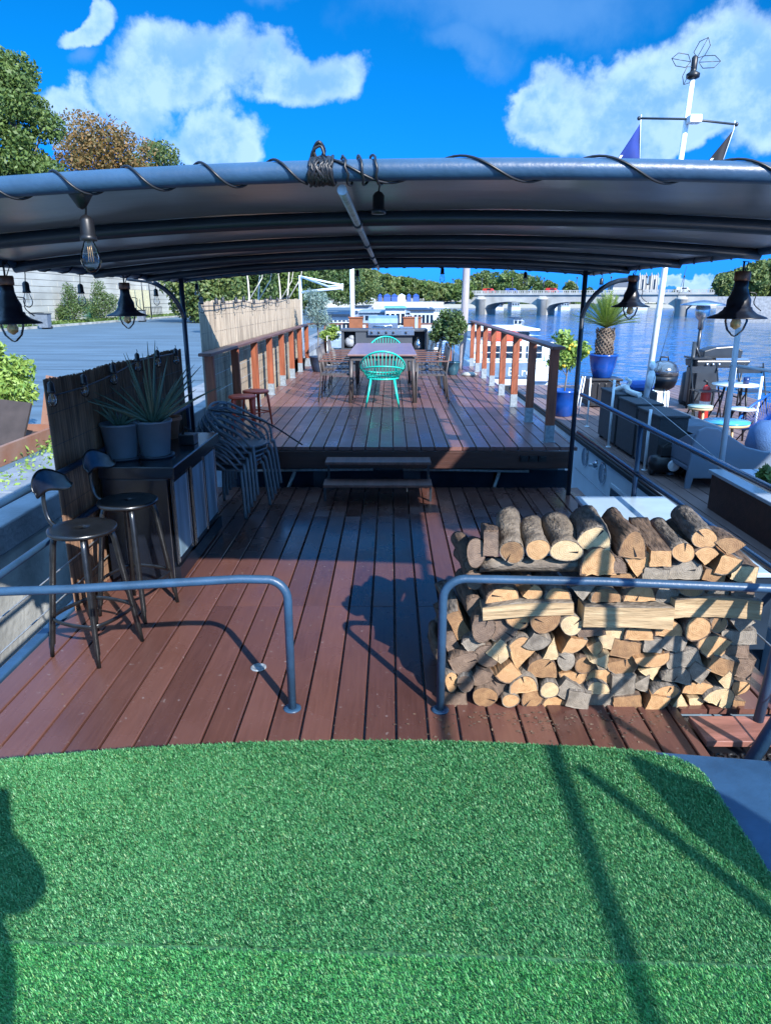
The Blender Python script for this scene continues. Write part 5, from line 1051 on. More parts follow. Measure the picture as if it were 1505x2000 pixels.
# plants on the upper deck
GLZ = mat('dark_teal_glazed_pot', (.03, .09, .13), .25, var=.2); BLZ = mat('cobalt_glazed_pot', (.008, .06, .3), .2, var=.2)
def potprof(r, h): return [(r * .6, 0), (r * .66, .01), (r * .9, h * .5), (r, h * .9), (r * 1.06, h * .92), (r * 1.06, h), (r * .93, h), (r * .9, h * .85)]
def potted(name, label, loc, r, h, pm, bl, nl, size, lm, stem=.014, cat='potted plant', asp=.5, fruit=0, shell=.2):
    t = thing(name, label, cat, loc); b = MB(); b.lathe(potprof(r, h), n=28); b.build('pot', pm, t); b = MB(); b.lathe([(r * .92, h * .88), (.001, h * .9)], n=16); b.build('soil', SOIL, t)
    b = MB(); zt = max(c[2] for c, _ in bl); b.tube(spline([(0, 0, h * .85), (.02, 0, (h + zt) / 2), (0, .02, zt)], 4), [stem * (1 - .06 * i) for i in range(9)], 6)
    for c, r3 in bl: b.tube([(.01, 0, h + (c[2] - h) * .5), ((c[0]) * .6, c[1] * .6, c[2] * .95), c], [stem * .6, stem * .4, stem * .2], 5)
    b.build('stem', BARK, t)
    V, F = leaves(nl, bl, size, shell, asp=asp); npmesh('foliage', V, F, lm, t)
    if fruit:
        YF = mat('yellow_fruit', (.6, .42, .03), .5)
        for k in range(fruit): c, r3 = bl[k % len(bl)]; b = MB(); b.ball((c[0] + random.uniform(-.8, .8) * r3[0], c[1] - r3[1] * .8, c[2] + random.uniform(-.8, .6) * r3[2]), 0.022, 8, sz=1.2); b.build('fruit', YF, t)
    return t
potted('citrus_tree', 'small dark citrus tree in a teal pot, left of the pair by the pole', (P(860, 700, y=15.6).x, 15.6, .45), .14, .3, GLZ, [((0, 0, .95), (.22, .2, .25)), ((.1, 0, 1.2), (.16, .15, .16)), ((-.12, 0, .8), (.14, .14, .14))], 1900, .035, LD)
potted('citrus_tree', 'small dark citrus tree in a teal pot, right beside the grey pole', (P(884, 700, y=15.2).x, 15.2, .45), .155, .28, GLZ, [((0, 0, .85), (.2, .2, .25)), ((.05, 0, 1.15), (.16, .15, .2)), ((.16, 0, 1.0), (.13, .14, .14))], 1900, .035, LD)
b = MB(); b.lathe([(.0, 0), (.1, .0), (.12, .04), (.06, .08), (0, .085)], (P(897, 716, z=.45).x, 15.0, .45), 9, sx=1.5); b.build('stone', STONE, label='pale stone lying at the foot of the citrus pots', cat='stone')
potted('olive_tree', 'silvery olive tree in a blue tub at the end of the pale reeds', (P(622, 700, y=16.0).x, 15.9, .45), .19, .34, mat('navy_tub', (.02, .035, .07), .4), [((-.03, 0, 1.25), (.25, .25, .3)), ((.08, 0, 1.5), (.22, .2, .2)), ((-.1, 0, 1.62), (.18, .18, .16)), ((.15, 0, 1.1), (.18, .18, .18))], 2600, .035, LS, asp=.25)
potted('yellowing_shrub', 'low yellow green shrub in a dark tub left of the olive', (P(642, 700, y=16.6).x, 16.7, .45), .15, .3, DSTEEL, [((0, 0, .75), (.25, .2, .12)), ((.1, 0, .9), (.16, .15, .1))], 900, .035, LY)
# hose trolley
hx = P(656, 705, y=16.4).x
t = thing('hose_trolley', 'white frame trolley with a coiled hose left of the kitchen', 'hose trolley', (hx, 16.4, .45)); b = MB(); b.tube([(-.2, 0, 0), (-.2, .05, .75), (.2, .05, .75), (.2, 0, 0)], .012, 6); b.tube([(-.2, 0, .1), (.2, 0, .1)], .01, 6); b.build('frame', WHITE, t)
b = MB(); [b.tube([(-.14 + .012 * k, .16 * math.cos(a), .32 + .16 * math.sin(a)) for a in np.linspace(0, 2 * PI, 20)[:-1]], .011, 6, closed=True) for k in range(0, 24, 2)]; b.build('hose', mat('pale_hose', (.42, .36, .33), .5, col2=(.1, .3, .35), scale=20), t)
for sx in (-1, 1): b = MB(); b.lathe([(0, -.015), (.09, -.015), (.09, .015), (0, .015)], (sx * .22, 0, .09), 16, rot=(0, PI / 2, 0)); b.build('wheel', BLACK, t)
b = MB(); b.lathe([(.1, 0), (.13, .25), (.14, .25), (.14, .27), (.12, .27), (.11, .02), (.001, .02)], (P(600, 712, z=.45).x, 16.2, .45), 18); b.build('black_bucket', BLACK, label='black bucket at the end of the left balustrade', cat='bucket')
# ================================================================== white awning frame, far moored boats
t = thing('jib_boom', 'white angular boom frame over the far end of the reeds', 'boom', (P(588, 590, y=34).x, 34, 0)); b = MB(); f = lambda px, py, y=34: tuple(P(px, py, y=y))
b.tube([(P(586, 590, y=34).x, 34, 0), f(586, 538)], .07, 8); b.build('upright', WHITE, t, world=True)
b = MB(); b.tube([f(586, 540), f(642, 560, 32), f(668, 557, 31)], .045, 6); b.tube([f(586, 540), f(668, 557, 35)], .045, 6); b.tube([f(588, 571), f(668, 562, 33)], .06, 6); b.tube([f(668, 554, 31), f(668, 567, 31)], .05, 6); b.build('boom', WHITE, t, world=True)
def far_boat(name, label, px, Y, wpx, zr, m, ln=12, cab=(.2, .8), roof=DSTEEL, bow=True, hz=-.9, winn=5, ext=()):
    p = P(px, 585, y=Y); w_ = wpx * Y * .9565 / FPX / 2; t = thing(name, label, 'boat', (p.x, Y, -2.6))
    b = MB(); hh = hz + 2.6; b.prism([(-w_, 0), (w_, 0), (w_ * .96, ln * .75), (0, ln), (-w_ * .96, ln * .75)] , hh + .4, Matrix.Translation((0, 0, -.4))); b.build('hull', m, t, bevel=.08)
    c = MB(); cz0 = hh; cz1 = zr + 2.6; y0, y1 = ln * cab[0] * .3 + .3, ln * cab[1]; c.box(-w_ * .82, w_ * .82, y0, y1, cz0, cz1); c.build('cabin', PALEW if m is not PALEW else LBH, t, bevel=.04)
    c = MB(); c.box(-w_ * .9, w_ * .9, y0 - .3, y1 + .2, cz1, cz1 + .09); c.build('roof', roof, t)
    ww = w_ * 1.64 / winn
    for i in range(winn): c = MB(); x = -w_ * .82 + ww * (i + .18); c.box(x, x + ww * .64, y0 - .03, y0 - .003, cz0 + (cz1 - cz0) * .35, cz0 + (cz1 - cz0) * .8); c.build('window', GLD, t)
    c = MB(); [c.tube([(sx * w_ * .95, yy, hh), (sx * w_ * .95, yy, hh + .8)], .03, 5) for sx in (-1, 1) for yy in (0.1, ln * .4, ln * .7)]; c.tube([(-w_ * .95, .1, hh + .8), (w_ * .95, .1, hh + .8)], .03, 5); c.tube([(w_ * .95, .1, hh + .8), (w_ * .95, ln * .7, hh + .8)], .03, 5); c.tube([(-w_ * .95, .1, hh + .8), (-w_ * .95, ln * .7, hh + .8)], .03, 5); c.build('guard_rail', PALEW, t)
    return t
LBH = mat('blue_grey_hull', (.2, .27, .35), .5); DKH = mat('black_hull', (.02, .025, .03), .5)
PALEW = mat('aged_white_paint', (.42, .48, .54), .5, var=.25, scale=1.5)
far_boat('moored_houseboat', 'white houseboat with a dark roof left of the white mast', 660, 36, 52, 1.2, LBH, 11, roof=DTUBE, hz=.1)
far_boat('moored_houseboat', 'long pale blue houseboat behind the grill lid', 748, 62, 120, .9, PALEW, 20, roof=LBH, winn=9, hz=-.1)
far_boat('moored_houseboat', 'houseboat with a turquoise windowed wheelhouse behind the grill', 772, 60, 50, 1.3, LBH, 14, roof=mat('turquoise_roof', (.1, .35, .38), .5), winn=4)
far_boat('moored_houseboat', 'dark barge with white cabin left of the grey pole', 825, 66, 60, 1.0, DKH, 24, roof=DSTEEL, winn=6)
far_boat('moored_houseboat', 'low white barge at the far quay behind the citrus tree', 862, 150, 34, .3, WHITE, 24, roof=WHITE, winn=7)
far_boat('moored_houseboat', 'small cream houseboat left of the far quay wall', 705, 82, 34, 1.2, HULLW, 18, roof=DSTEEL, winn=4)
for i, px in enumerate((975, 1008, 1080, 1105, 1240)): far_boat('distant_boat', ['white boat seen through the arch above the motorboat, left', 'white boat seen through the arch above the motorboat, right', 'white boat seen through the arch beside the right post', 'small white boat just left of the right canopy post', 'long white tour boat past the bridge, under the church'][i], px, 330, 18 if i < 4 else 50, .6, PALEW, 16, winn=3, roof=PALEW, hz=-1.2)
mb_ = far_boat('motorboat', 'small dark motorboat under way on the open river', 1015, 100, 20, -.5, DKH, 7, winn=2, roof=DSTEEL, hz=-1.6)
V = np.zeros((0, 3)); b = MB(); b.grid(lambda u, v: (mb_.location.x + (u - .5) * (1.6 + 3 * v), 100 - v * 5, -2.59 + .12 * math.sin(u * 13) * math.sin(v * 9) * (1 - v)), 16, 16); b.build('wake', WHITE, kind='stuff', label='white wake churned behind the small motorboat')
# white cruiser beyond the river-side balustrade
CRH = mat('cruiser_hull_blue_white', (.5, .56, .62), .3, var=.1)
x0, x1, yc = 2.75, 5.9, 25.0
t = thing('cabin_cruiser', 'white cabin cruiser with an orange dinghy on its roof beyond the balustrade', 'boat', (4.3, 28, -2.6))
b = MB(); vs = [(x0 + .35, yc, -2.9), (x1 - .35, yc, -2.9), (x1, yc - .1, -.1), (x0, yc - .1, -.1), (x0 + .6, yc + 8, -2.9), (x1 - .6, yc + 8, -2.9), (x1 + .1, yc + 8, -.05), (x0 - .1, yc + 8, -.05), (4.3, yc + 12, -2.0), (4.3, yc + 12.5, .3)]
b.add(vs, [(0, 1, 2, 3), (1, 5, 6, 2), (4, 0, 3, 7), (3, 2, 6, 7), (5, 8, 9, 6), (8, 4, 7, 9), (7, 6, 9)]); b.build('hull', CRH, t, world=True, bevel=.05)
b = MB(); b.box(x0 - .05, x1 + .05, yc - .16, yc - .09, -.9, -2.9); b.build('stern_shadow_sheet', RUBBER, t, world=True)  # black sheet painted in for the shadow and reflection on the lower stern
b = MB(); b.box(x0 + .2, x1 - .2, yc + .5, yc + 7, -.1, .55); b.build('cabin', WHITE, t, world=True, bevel=.06)
b = MB(); b.box(x0 + .4, x1 - .5, yc + 3.0, yc + 6.5, .55, .86); b.build('wheelhouse', HULLW, t, world=True, bevel=.05)
b = MB(); b.box(x0 + .1, x1 - .2, yc + 2.5, yc + 6.9, .86, .93); b.build('roof', WHITE, t, world=True, bevel=.02)
for k in range(3): b = MB(); xx = x0 + .65 + k * .72; b.box(xx, xx + .56, yc + .46, yc + .497, .0, .42); b.build('window', GLD, t, world=True)
for k in range(4): b = MB(); xx = x0 + .5 + k * .56; b.box(xx, xx + .46, yc + 2.96, yc + 2.997, .6, .8); b.build('window', GLD, t, world=True)
b = MB(); 
for x in np.linspace(x0 + .1, x1 - .1, 7): b.tube([(x, yc, -.1), (x, yc, .55)], .022, 5)
b.tube([(x0 + .1, yc, .55), (x1 - .1, yc, .55)], .03, 6); b.tube([(x0 + .1, yc, .22), (x1 - .1, yc, .22)], .018, 6); b.build('stern_rail', WHITE, t, world=True)
b = MB(); b.box(x1 - .9, x1 - .3, yc - .3, yc + .05, -.1, -.75); b.build('outboard_bracket', HULLW, t, world=True, bevel=.05)
ORG = mat('orange_cover', (.65, .06, .02), .6); b = MB(); b.prism([(-.6, 0), (.6, 0), (.5, .28), (.25, .36), (-.25, .35), (-.5, .26)], 1.6, Matrix.Translation((4.15, 27.4, .56)) @ Matrix.Rotation(PI / 2, 4, 'X')); b.build('dinghy', ORG, label='orange covered dinghy lying on the white cruiser roof', cat='dinghy', bevel=.06)
for i, (s_, px) in enumerate((('Ba', 990), ('rd', 1016))):
    cu = bpy.data.curves.new('lettering', 'FONT'); cu.body = s_; cu.size = .42; cu.extrude = .004; ob = bpy.data.objects.new('lettering', cu); C.objects.link(ob); bpy.context.view_layer.update()
    me = bpy.data.meshes.new_from_object(ob); bpy.data.objects.remove(ob); o = bpy.data.objects.new('lettering', me); C.objects.link(o); me.materials.append(WHITE)
    o.rotation_euler = (PI / 2, 0, 0); pp = P(px, 734, y=yc - .19); o.location = (pp.x - t.location.x, yc - .19 - t.location.y, pp.z + 2.6); o.parent = t
b = MB(); b.box(x0 + .1, x1 - .1, yc - .17, yc - .12, -.62, -.12); b.build('transom_panel', mat('transom_blue', (.13, .2, .28), .35), t, world=True)
# ================================================================== neighbouring barge
nb = thing('barge', 'neighbouring pale blue hulled barge with a boarded deck', 'boat', (4.7, 7, -2.6))
b = MB(); b.box(2.66, 6.9, -6, 15.5, -3.2, .17); b.build('hull', HULLW, nb, world=True)
b = MB(); b.box(2.6, 2.66, -6, 15.5, .1, .16); b.build('rubbing_strake', RUBBER, nb, world=True, bevel=.01)
b = MB(); b.box(2.2, 2.655, -2, 15.5, -.95, -.85); b.build('side_ledge', HULLW, nb, world=True)
bd = boards('barge_deck', 2.62, 6.9, -6, 15.5, .2, NDECK, pitch=.15)
for i, (px, py) in enumerate(((1143, 892), (1177, 925))):
    p = P(px, py, x=2.66); b = MB(); b.lathe([(.1, -.012), (.135, -.012), (.14, .012), (.12, .02), (.1, .012)], (2.655, p.y, p.z), 24, rot=(0, -PI / 2, 0)); f_ = b.build('porthole', INOX, nb, world=True)
    b = MB(); b.lathe([(0, 0), (.1, 0)], (2.652, p.y, p.z), 20, rot=(0, -PI / 2, 0)); b.build('pane', GLD, f_, world=False) if False else b.build('porthole_glass', GLD, nb, world=True)
p = P(1155, 908, x=2.6); b = MB(); b.lathe([(.001, 0), (.05, .03), (.08, .09), (.03, .1)], (2.6, p.y, p.z), 16, rot=(0, PI / 2, 0)); b.tube([(2.66, p.y, p.z), (2.56, p.y, p.z)], .02, 8); b.build('vent_horn', INOX, nb, world=True)
a, c = P(1197, 922, x=2.66), P(1240, 960, x=2.66); b = MB(); b.box(2.635, 2.657, c.y - .4, a.y, -.62, -.1); b.build('window_frame', HULLW, nb, world=True, bevel=.01); b = MB(); b.box(2.625, 2.634, c.y - .35, a.y - .05, -.58, -.15); b.build('window', GLD, nb, world=True)
p = P(1440, 1050, x=2.66); b = MB(); b.box(2.635, 2.657, p.y - .7, p.y + .55, -.75, -.2); b.build('window_frame', mat('mid_blue_paint', (.1, .2, .32), .4), nb, world=True, bevel=.02); b = MB(); b.box(2.625, 2.634, p.y - .62, p.y + .47, -.69, -.26); b.build('window', GLD, nb, world=True)
# awning added out of view beside the camera to shade our deck's right half
t = thing('added_shade_awning', 'added unseen canvas awning on posts, shading the right of the deck', 'awning', (4.9, 3.2, .2)); b = MB(); b.box(3.62, 6.4, .75, 5.8, 3.8, 3.84); b.build('canvas', CANV, t, world=True)
for xx in (3.66, 6.36):
    for yy in (.8, 5.75): b = MB(); b.tube([(xx, yy, .2), (xx, yy, 3.8)], .03, 8); b.build('post', STEEL, t, world=True)
# platform
b = MB(); b.box(2.86, 5.2, 1.0, 6.05, .2, .52); b.build('raised_platform', DARKWOOD, label='raised platform with pale boards at the right edge', cat='platform'); boards('platform_boards', 2.84, 5.2, 1.0, 6.09, .55, PALEBOARD, pitch=.2)
# storage boxes
WK = mat('charcoal_rattan', (.03, .036, .045), .6, var=.3, scale=30, stretch=(1, 1, 6), bump=.8, bscale=60)
for i, (ya, yb, h) in enumerate(((8.75, 9.5, .64), (8.05, 8.72, .62), (7.3, 8.02, .6))):
    t = thing('storage_box', ['grey storage box on the barge, farthest of three', 'middle grey storage box of three on the barge', 'nearest grey storage box of three on the barge'][i], 'storage box', (3.1, (ya + yb) / 2, .2)); b = MB(); b.box(2.84, 3.14, ya + .02, yb - .02, .24, .2 + h); [b.box(x, x + .05, y, y + .05, .2, .24) for x in (2.86, 3.07) for y in (ya + .02, yb - .07)]; b.build('body', WK, t, world=True, bevel=.006)
    b = MB(); b.box(2.825, 3.155, ya + .012, yb - .012, .2 + h + .001, .23 + h); b.build('lid', WK, t, world=True, bevel=.008)
b = MB(); b.box(3.2, 3.5, 7.15, 7.7, .22, .62); b.box(3.18, 3.52, 7.13, 7.72, .621, .65); b.build('black_bench', BLACK, label='black cabinet between the storage boxes and the grey sofa', cat='cabinet')
# dark garden bench behind the storage boxes
t = thing('garden_bench', 'dark rattan bench with grey blue cushions behind the storage boxes', 'bench', (3.5, 8.2, .2)); b = MB(); b.box(3.2, 3.85, 7.75, 9.4, .24, .5); [b.box(x, x + .06, y, y + .06, .2, .24) for x in (3.22, 3.77) for y in (7.77, 9.32)]; b.build('frame', WK, t, world=True, bevel=.008)
for k in range(2): b = MB(); b.box(3.22, 3.83, 7.78 + k * .81, 8.56 + k * .81, .501, .6); b.build('cushion', mat('slate_cushion', (.08, .11, .15), .9, bump=.3), t, world=True, bevel=.03)
b = MB(); b.tube(spline([(2.92, 9.2, .86), (3.0, 9.0, .93), (2.98, 8.8, .9), (3.05, 8.6, .88)], 5), .035, 8); b.tube(spline([(2.98, 9.0, .9), (3.04, 8.95, 1.0), (2.96, 8.9, 1.05)], 4), .02, 6); b.build('crumpled_cloth', mat('white_cloth', (.65, .66, .64), .9), label='crumpled white cloth thrown over the farthest storage box', cat='cloth')
# stanchions
for i, (px, pb, pt) in enumerate(((1145, 833, 738), (1187, 873, 742), (1257, 918, 800))):
    p = P(px, pb, z=.2); q = P(px + (pb - pt) * .075, pt, y=p.y); t = thing('stanchion', ['thin white stanchion on the barge nearest the palm', 'white stanchion just left of the storage boxes', 'white stanchion below the white mast foot'][i], 'stanchion', p); b = MB(); b.tube([p, (p.x, p.y, q.z)], .017 if i else .012, 8); b.build('tube', WHITE, t, world=True); b = MB(); b.lathe([(.035, 0), (.035, .006), (.018, .01)], p, 10); b.build('foot_plate', WHITE, t, world=True)
b = MB(); pa, pb_, pc = P(1188, 742, y=9.0), P(1258, 780, y=7.5), P(1410, 905, y=6.15); b.tube([pa, pb_, pc], .004, 4); b.build('lifeline', GALV, label='thin steel lifeline along the near edge of the barge', cat='wire')
# leaning white stick by the lemon tree
p = P(1122, 812, z=.2); b = MB(); b.tube([p, P(1137, 735, y=p.y)], .012, 6); b.tube([p + Vector((.05, 0, 0)), P(1142, 735, y=p.y)], .01, 6); b.build('white_stakes', WHITE, label='pair of white stakes leaning beside the blue lemon pot', cat='stakes')
p = P(1098, 812, z=.2); potted('lemon_tree', 'bright lemon tree in a blue pot behind the black canopy post', (p.x, p.y, .2), .21, .42, BLZ, [((0, 0, .95), (.24, .22, .22)), ((-.08, 0, 1.2), (.17, .17, .16)), ((.16, 0, 1.05), (.18, .18, .14)), ((-.18, 0, .85), (.14, .14, .14))], 1500, .04, LY, fruit=7)
# sago palm
p = P(1174, 737, y=12.4); PLM = leafmat('palm_frond', (.08, .15, .02), (.22, .3, .05), .45, .25)
t = thing('sago_palm', 'sago palm with a rough trunk in a cobalt blue pot', 'potted palm', (p.x, 12.4, p.z)); b = MB(); b.lathe(potprof(.235, .4), n=32); b.build('pot', BLZ, t); b = MB(); b.lathe([(.21, .35), (.001, .37)], n=16); b.build('soil', SOIL, t)
b = MB(); b.lathe([(.12, .34), (.13, .5), (.14, .62), (.12, .78), (.08, .84)], n=16)
for k in range(150): a = k * 2.399; z = .36 + .46 * k / 150; r_ = .13 + .01 * math.sin(k); b.tube([(r_ * math.cos(a), r_ * math.sin(a), z), ((r_ + .03) * math.cos(a), (r_ + .03) * math.sin(a), z + .035)], [.018, .006], 4)
b.build('trunk', mat('cycad_trunk', (.08, .055, .045), .9, col2=(.2, .16, .12), scale=25, bump=.5), t)
for k in range(64):
    a = k * 2.399; el_ = 1.5 - 1.15 * (k / 64) ** .8; L_ = .62 * random.uniform(.85, 1.05); u = Vector((math.cos(a), math.sin(a), 0)); sd_ = Vector((-u.y, u.x, 0)); c0_ = Vector((0, 0, .84)); pts = []
    for i in range(9): s_ = i / 8; pts.append(c0_ + u * (L_ * s_ * math.cos(el_) * (1 + .1 * s_)) + Vector((0, 0, L_ * s_ * math.sin(el_) - .13 * s_ * s_ * math.cos(el_))))
    b = MB(); b.tube(pts, [.005] * 8 + [.001], 4)
    for i in range(1, 9):
        for s_ in (-1, 1):
            for o_ in (0, .5):
                c_ = pts[i - 1].lerp(pts[i], o_); ll = .085 * (1 - .5 * abs(i / 8 - .5)); tip = c_ + sd_ * s_ * ll + (pts[i] - pts[i - 1]).normalized() * ll * .8 + Vector((0, 0, .02)); e = (pts[i] - pts[i - 1]).normalized() * .011
                b.add([c_ - e, c_ + e, tip], [(0, 1, 2)])
    b.build('frond', PLM, t)
t = thing('plant_stand', 'black stand on the barge carrying the blue palm pot', 'stand', (p.x, 12.4, .2)); b = MB(); hz_ = p.z - .2; b.box(-.3, .3, -.25, .25, hz_ - .04, hz_); b.build('shelf', BLACK, t, bevel=.004); b = MB(); b.box(-.26, .26, -.22, .22, .02, hz_ - .045); [b.box(-.24 + .12 * k, -.2 + .12 * k, -.24, -.221, .05, hz_ - .08) for k in range(5)]; b.build('crate', BLACK, t, bevel=.01)
b = MB(); b.box(3.75, 4.1, 10.3, 10.6, .2, .72); b.build('white_canister', WHITE, label='white slatted box beside the palm stand', cat='box', bevel=.03)
b = MB(); b.cbox((3.45, 9.75, .86), .34, .25, .12, rot=(.1, 0, .2)); b.build('blue_cushion', mat('blue_fabric', (.02, .09, .35), .8), label='blue cushion on the barge left of the kettle grill', cat='cushion', bevel=.06)
b = MB(); b.box(3.25, 3.65, 9.6, 9.95, .2, .79); b.build('side_bench', WK, label='dark bench under the blue cushion on the barge', cat='bench', bevel=.01)
# kettle grill
kx_, ky_ = P(1293, 732, y=10.0).x, 10.0; CH = mat('worn_chrome_enamel', (.22, .23, .24), .15, .85, .4, 7)
t = thing('kettle_grill', 'round chrome and black kettle grill beside the white mast', 'grill', (kx_, ky_, .2)); b = MB(); b.lathe([(.21, .78), (.205, .86), (.17, .93), (.09, .975), (.001, .985)], n=28); b.build('lid', CH, t)
b = MB(); b.lathe([(.001, .55), (.09, .565), (.17, .62), (.2, .7), (.208, .775)], n=28); b.build('bowl', BLACK, t)
b = MB(); b.tube([(-.06, 0, .98), (-.05, 0, 1.03), (.05, 0, 1.03), (.06, 0, .98)], .012, 6); b.build('handle', BLACK, t)
for k in range(3): a = k * 2.09 + .5; b = MB(); b.tube([(.12 * math.cos(a), .12 * math.sin(a), .6), (.22 * math.cos(a), .22 * math.sin(a), 0)], .013, 6); b.build('leg', GALV, t)
b = MB(); b.lathe([(.001, .3), (.12, .3), (.13, .33), (.125, .33)], n=20); b.build('ash_pan', GALV, t)
# mast with antenna and flags
mx0, mx1, my = 3.44, P(1352, 150, y=9.5).x, 9.5; zt = P(1352, 150, y=my).z
t = thing('signal_mast', 'slim white mast with a loop antenna rising past the canopy', 'mast', (mx0, my, .2)); xm = lambda z: mx0 + (mx1 - mx0) * (z - .2) / (zt - .2)
b = MB(); b.tube([(mx0, my, .2), (xm(2.6), my, 2.6), (xm(zt), my, zt)], [.042, .036, .03], 14); b.build('pole', WHITE, t, world=True)
zc = P(1350, 234, y=my).z; l_, r_ = P(1247, 231, y=my), P(1437, 243, y=my - .15); b = MB(); b.tube([l_, (xm(zc), my - .04, zc), r_], .013, 8); b.ball(l_, .025, 8); b.ball(r_, .025, 8); b.build('crossbar', DSTEEL, t, world=True)
b = MB(); b.box(xm(zc) - .02, xm(zc) + .13, my - .16, my - .03, zc - .06, zc + .03); b.build('navigation_light', WHITE, t, world=True, bevel=.015)
b = MB(); b.lathe([(.03, -.03), (.075, -.01), (.078, .03), (.03, .06), (.035, .08), (.035, .2), (.02, .22), (.001, .22)], (xm(zt), my, zt), 16); b.build('antenna_base', BLACK, t, world=True)
for k, (dx_, dz_) in enumerate(((-1, .1), (1, 0), (.42, .9), (-.4, -.85))):
    c_ = Vector((xm(zt), my, zt + .15)); u = Vector((dx_, -.15, dz_)).normalized(); v = Vector((-u.z, .35 if k > 1 else .1, u.x)).normalized(); L_ = .28 if k < 2 else .26
    b = MB(); q_ = [c_ + u * .05, c_ + u * L_ * .35 + v * .066, c_ + u * L_ * .8 + v * .066, c_ + u * L_ * 1.05, c_ + u * L_ * .8 - v * .066, c_ + u * L_ * .35 - v * .066]; b.tube(q_, .005, 5, closed=True); b.tube([c_ + u * .05, c_ + u * L_ * 1.05], .004, 5); b.build('antenna_loop', DSTEEL, t, world=True)
NAVY = mat('navy_flag', (.006, .03, .2), .8); BKF = mat('black_flag', (.012, .012, .016), .8)
def flag(label, top, w1, pts, m, stripe, wave):
    b = MB(); n_ = 10
    P3 = [Vector(p) for p in pts]
    b.grid(lambda u, v: tuple(P3[0].lerp(P3[1], v).lerp(P3[0].lerp(P3[2], v), u) + Vector((0, .03 * math.sin(u * 5 + v * 4) * v, 0))), n_, n_); t = thing('flag', label, 'flag', P3[0]); b.build('cloth', m, t, world=True, solid=.002)
    b = MB(); b.tube([P3[0] + Vector((0, 0, .09)), P3[0], P3[1]], .006, 5); b.build('halyard', WHITE, t, world=True)
    b = MB(); s0, s1, wd = stripe; a_ = P3[0].lerp(P3[2], s0); c_ = P3[0].lerp(P3[2], s1); o_ = (P3[1] - P3[2]).normalized() * wd; dy_ = Vector((0, -.03, 0)); b.add([a_ + dy_, c_ + dy_, c_ + o_ + dy_, a_ + o_ + dy_], [(0, 1, 2, 3)]); b.build('white_stripe', WHITE, t, world=True, solid=.003)
F1 = [P(1250, 240, y=my), P(1248, 325, y=my), P(1196, 325, y=my)]; F2 = [P(1432, 252, y=my - .15), P(1405, 330, y=my - .15), P(1370, 330, y=my - .15)]
flag('dark blue flag hanging from the left end of the mast crossbar', None, 0, F1, NAVY, (.75, 1.0, .03), .03)
flag('black flag hanging from the right end of the mast crossbar', None, 0, F2, BKF, (.74, .9, .03), .03)
b = MB(); b.tube([P(1340, 520, y=my), P(1262, 790, y=8.6)], .003, 4); b.build('stay_wire', DSTEEL, label='thin stay wire running down from the mast', cat='wire')
b = MB(); px_ = xm(.95); b.ball((px_, my - .08, .98), .06, 10, sz=2.2); b.ball((px_, my - .08, 1.16), .045, 10, sz=1.5); b.build('tied_cover', mat('white_plastic_bag', (.7, .76, .8), .5, bump=1, bscale=20), label='white plastic wrapping tied around the foot of the mast', cat='wrapping')
# gas grill
gx, gy = 5.55, 12.2; t = thing('gas_grill', 'black wheeled gas grill with its lid open on the barge', 'grill', (gx, gy, .2)); DG = mat('charcoal_enamel', (.025, .03, .036), .3)
b = MB(); b.box(-.38, -.02, -.22, .22, .08, .68); b.build('cabinet', DG, t, bevel=.01)
b = MB(); b.prism([(-.4, .7), (.42, .7), (.5, .82), (-.42, .82)], .5, Matrix.Translation((0, .25, 0)) @ Matrix.Rotation(PI / 2, 4, 'X')); b.build('firebox', DG, t, bevel=.02)
b = MB(); b.prism([(-.2, .83), (.45, .83), (.47, .97), (.3, 1.04), (.0, 1.02), (-.2, .96)], .3, Matrix.Translation((0, .32, 0)) @ Matrix.Rotation(PI / 2, 4, 'X')); b.build('lid', DG, t, bevel=.02)
b = MB(); b.box(-.1, .44, -.25, -.2, .83, .86); b.build('cooking_grate', INOX, t); b = MB(); b.cbox((-.3, 0, .85), .3, .44, .03); b.build('side_shelf', DG, t); b = MB(); [b.lathe([(.022, 0), (.02, .03), (0, .03)], (x, -.26, .76), 10, rot=(PI / 2, 0, 0)) for x in (-.25, -.15, -.05)]; b.build('knobs', INOX, t)
for x in (-.35, .38):
    b = MB(); b.tube([(x, -.2, 0), (x, -.2, .7)], .016, 6); b.tube([(x, .2, 0), (x, .2, .7)], .016, 6); b.tube([(x, -.2, .2), (x, .2, .2)], .014, 6); b.build('leg_frame', DG, t)
b = MB(); b.tube([(gx - .42, gy - .1, .2), (gx - .43, gy - .1, 1.32)], .035, 8); b.tube([(gx - .43, gy - .1, 1.3), (gx - .28, gy - .1, 1.0)], .02, 6); b.build('folded_parasol', DG, label='folded dark parasol standing left of the gas grill', cat='parasol')
# patio heater
px_ = P(1367, 640, y=12.6).x; t = thing('patio_heater', 'tall patio heater with a wide reflector behind the gas grill', 'heater', (px_, 12.6, .2)); b = MB(); b.tube([(0, 0, .5), (0, 0, 1.5)], .03, 10); b.build('pole', DG, t)
b = MB(); b.lathe([(.2, 0), (.22, .05), (.2, .55), (.06, .62)], n=20); b.build('base', DG, t)
b = MB(); b.lathe([(.045, 1.3), (.05, 1.45), (.1, 1.5), (.12, 1.55), (.12, 1.68), (.1, 1.7)], n=20); b.build('burner', INOX, t); b = MB(); b.lathe([(.38, 1.7), (.33, 1.73), (.1, 1.78), (.001, 1.79)], n=28); b.build('reflector', INOX, t, solid=.006)
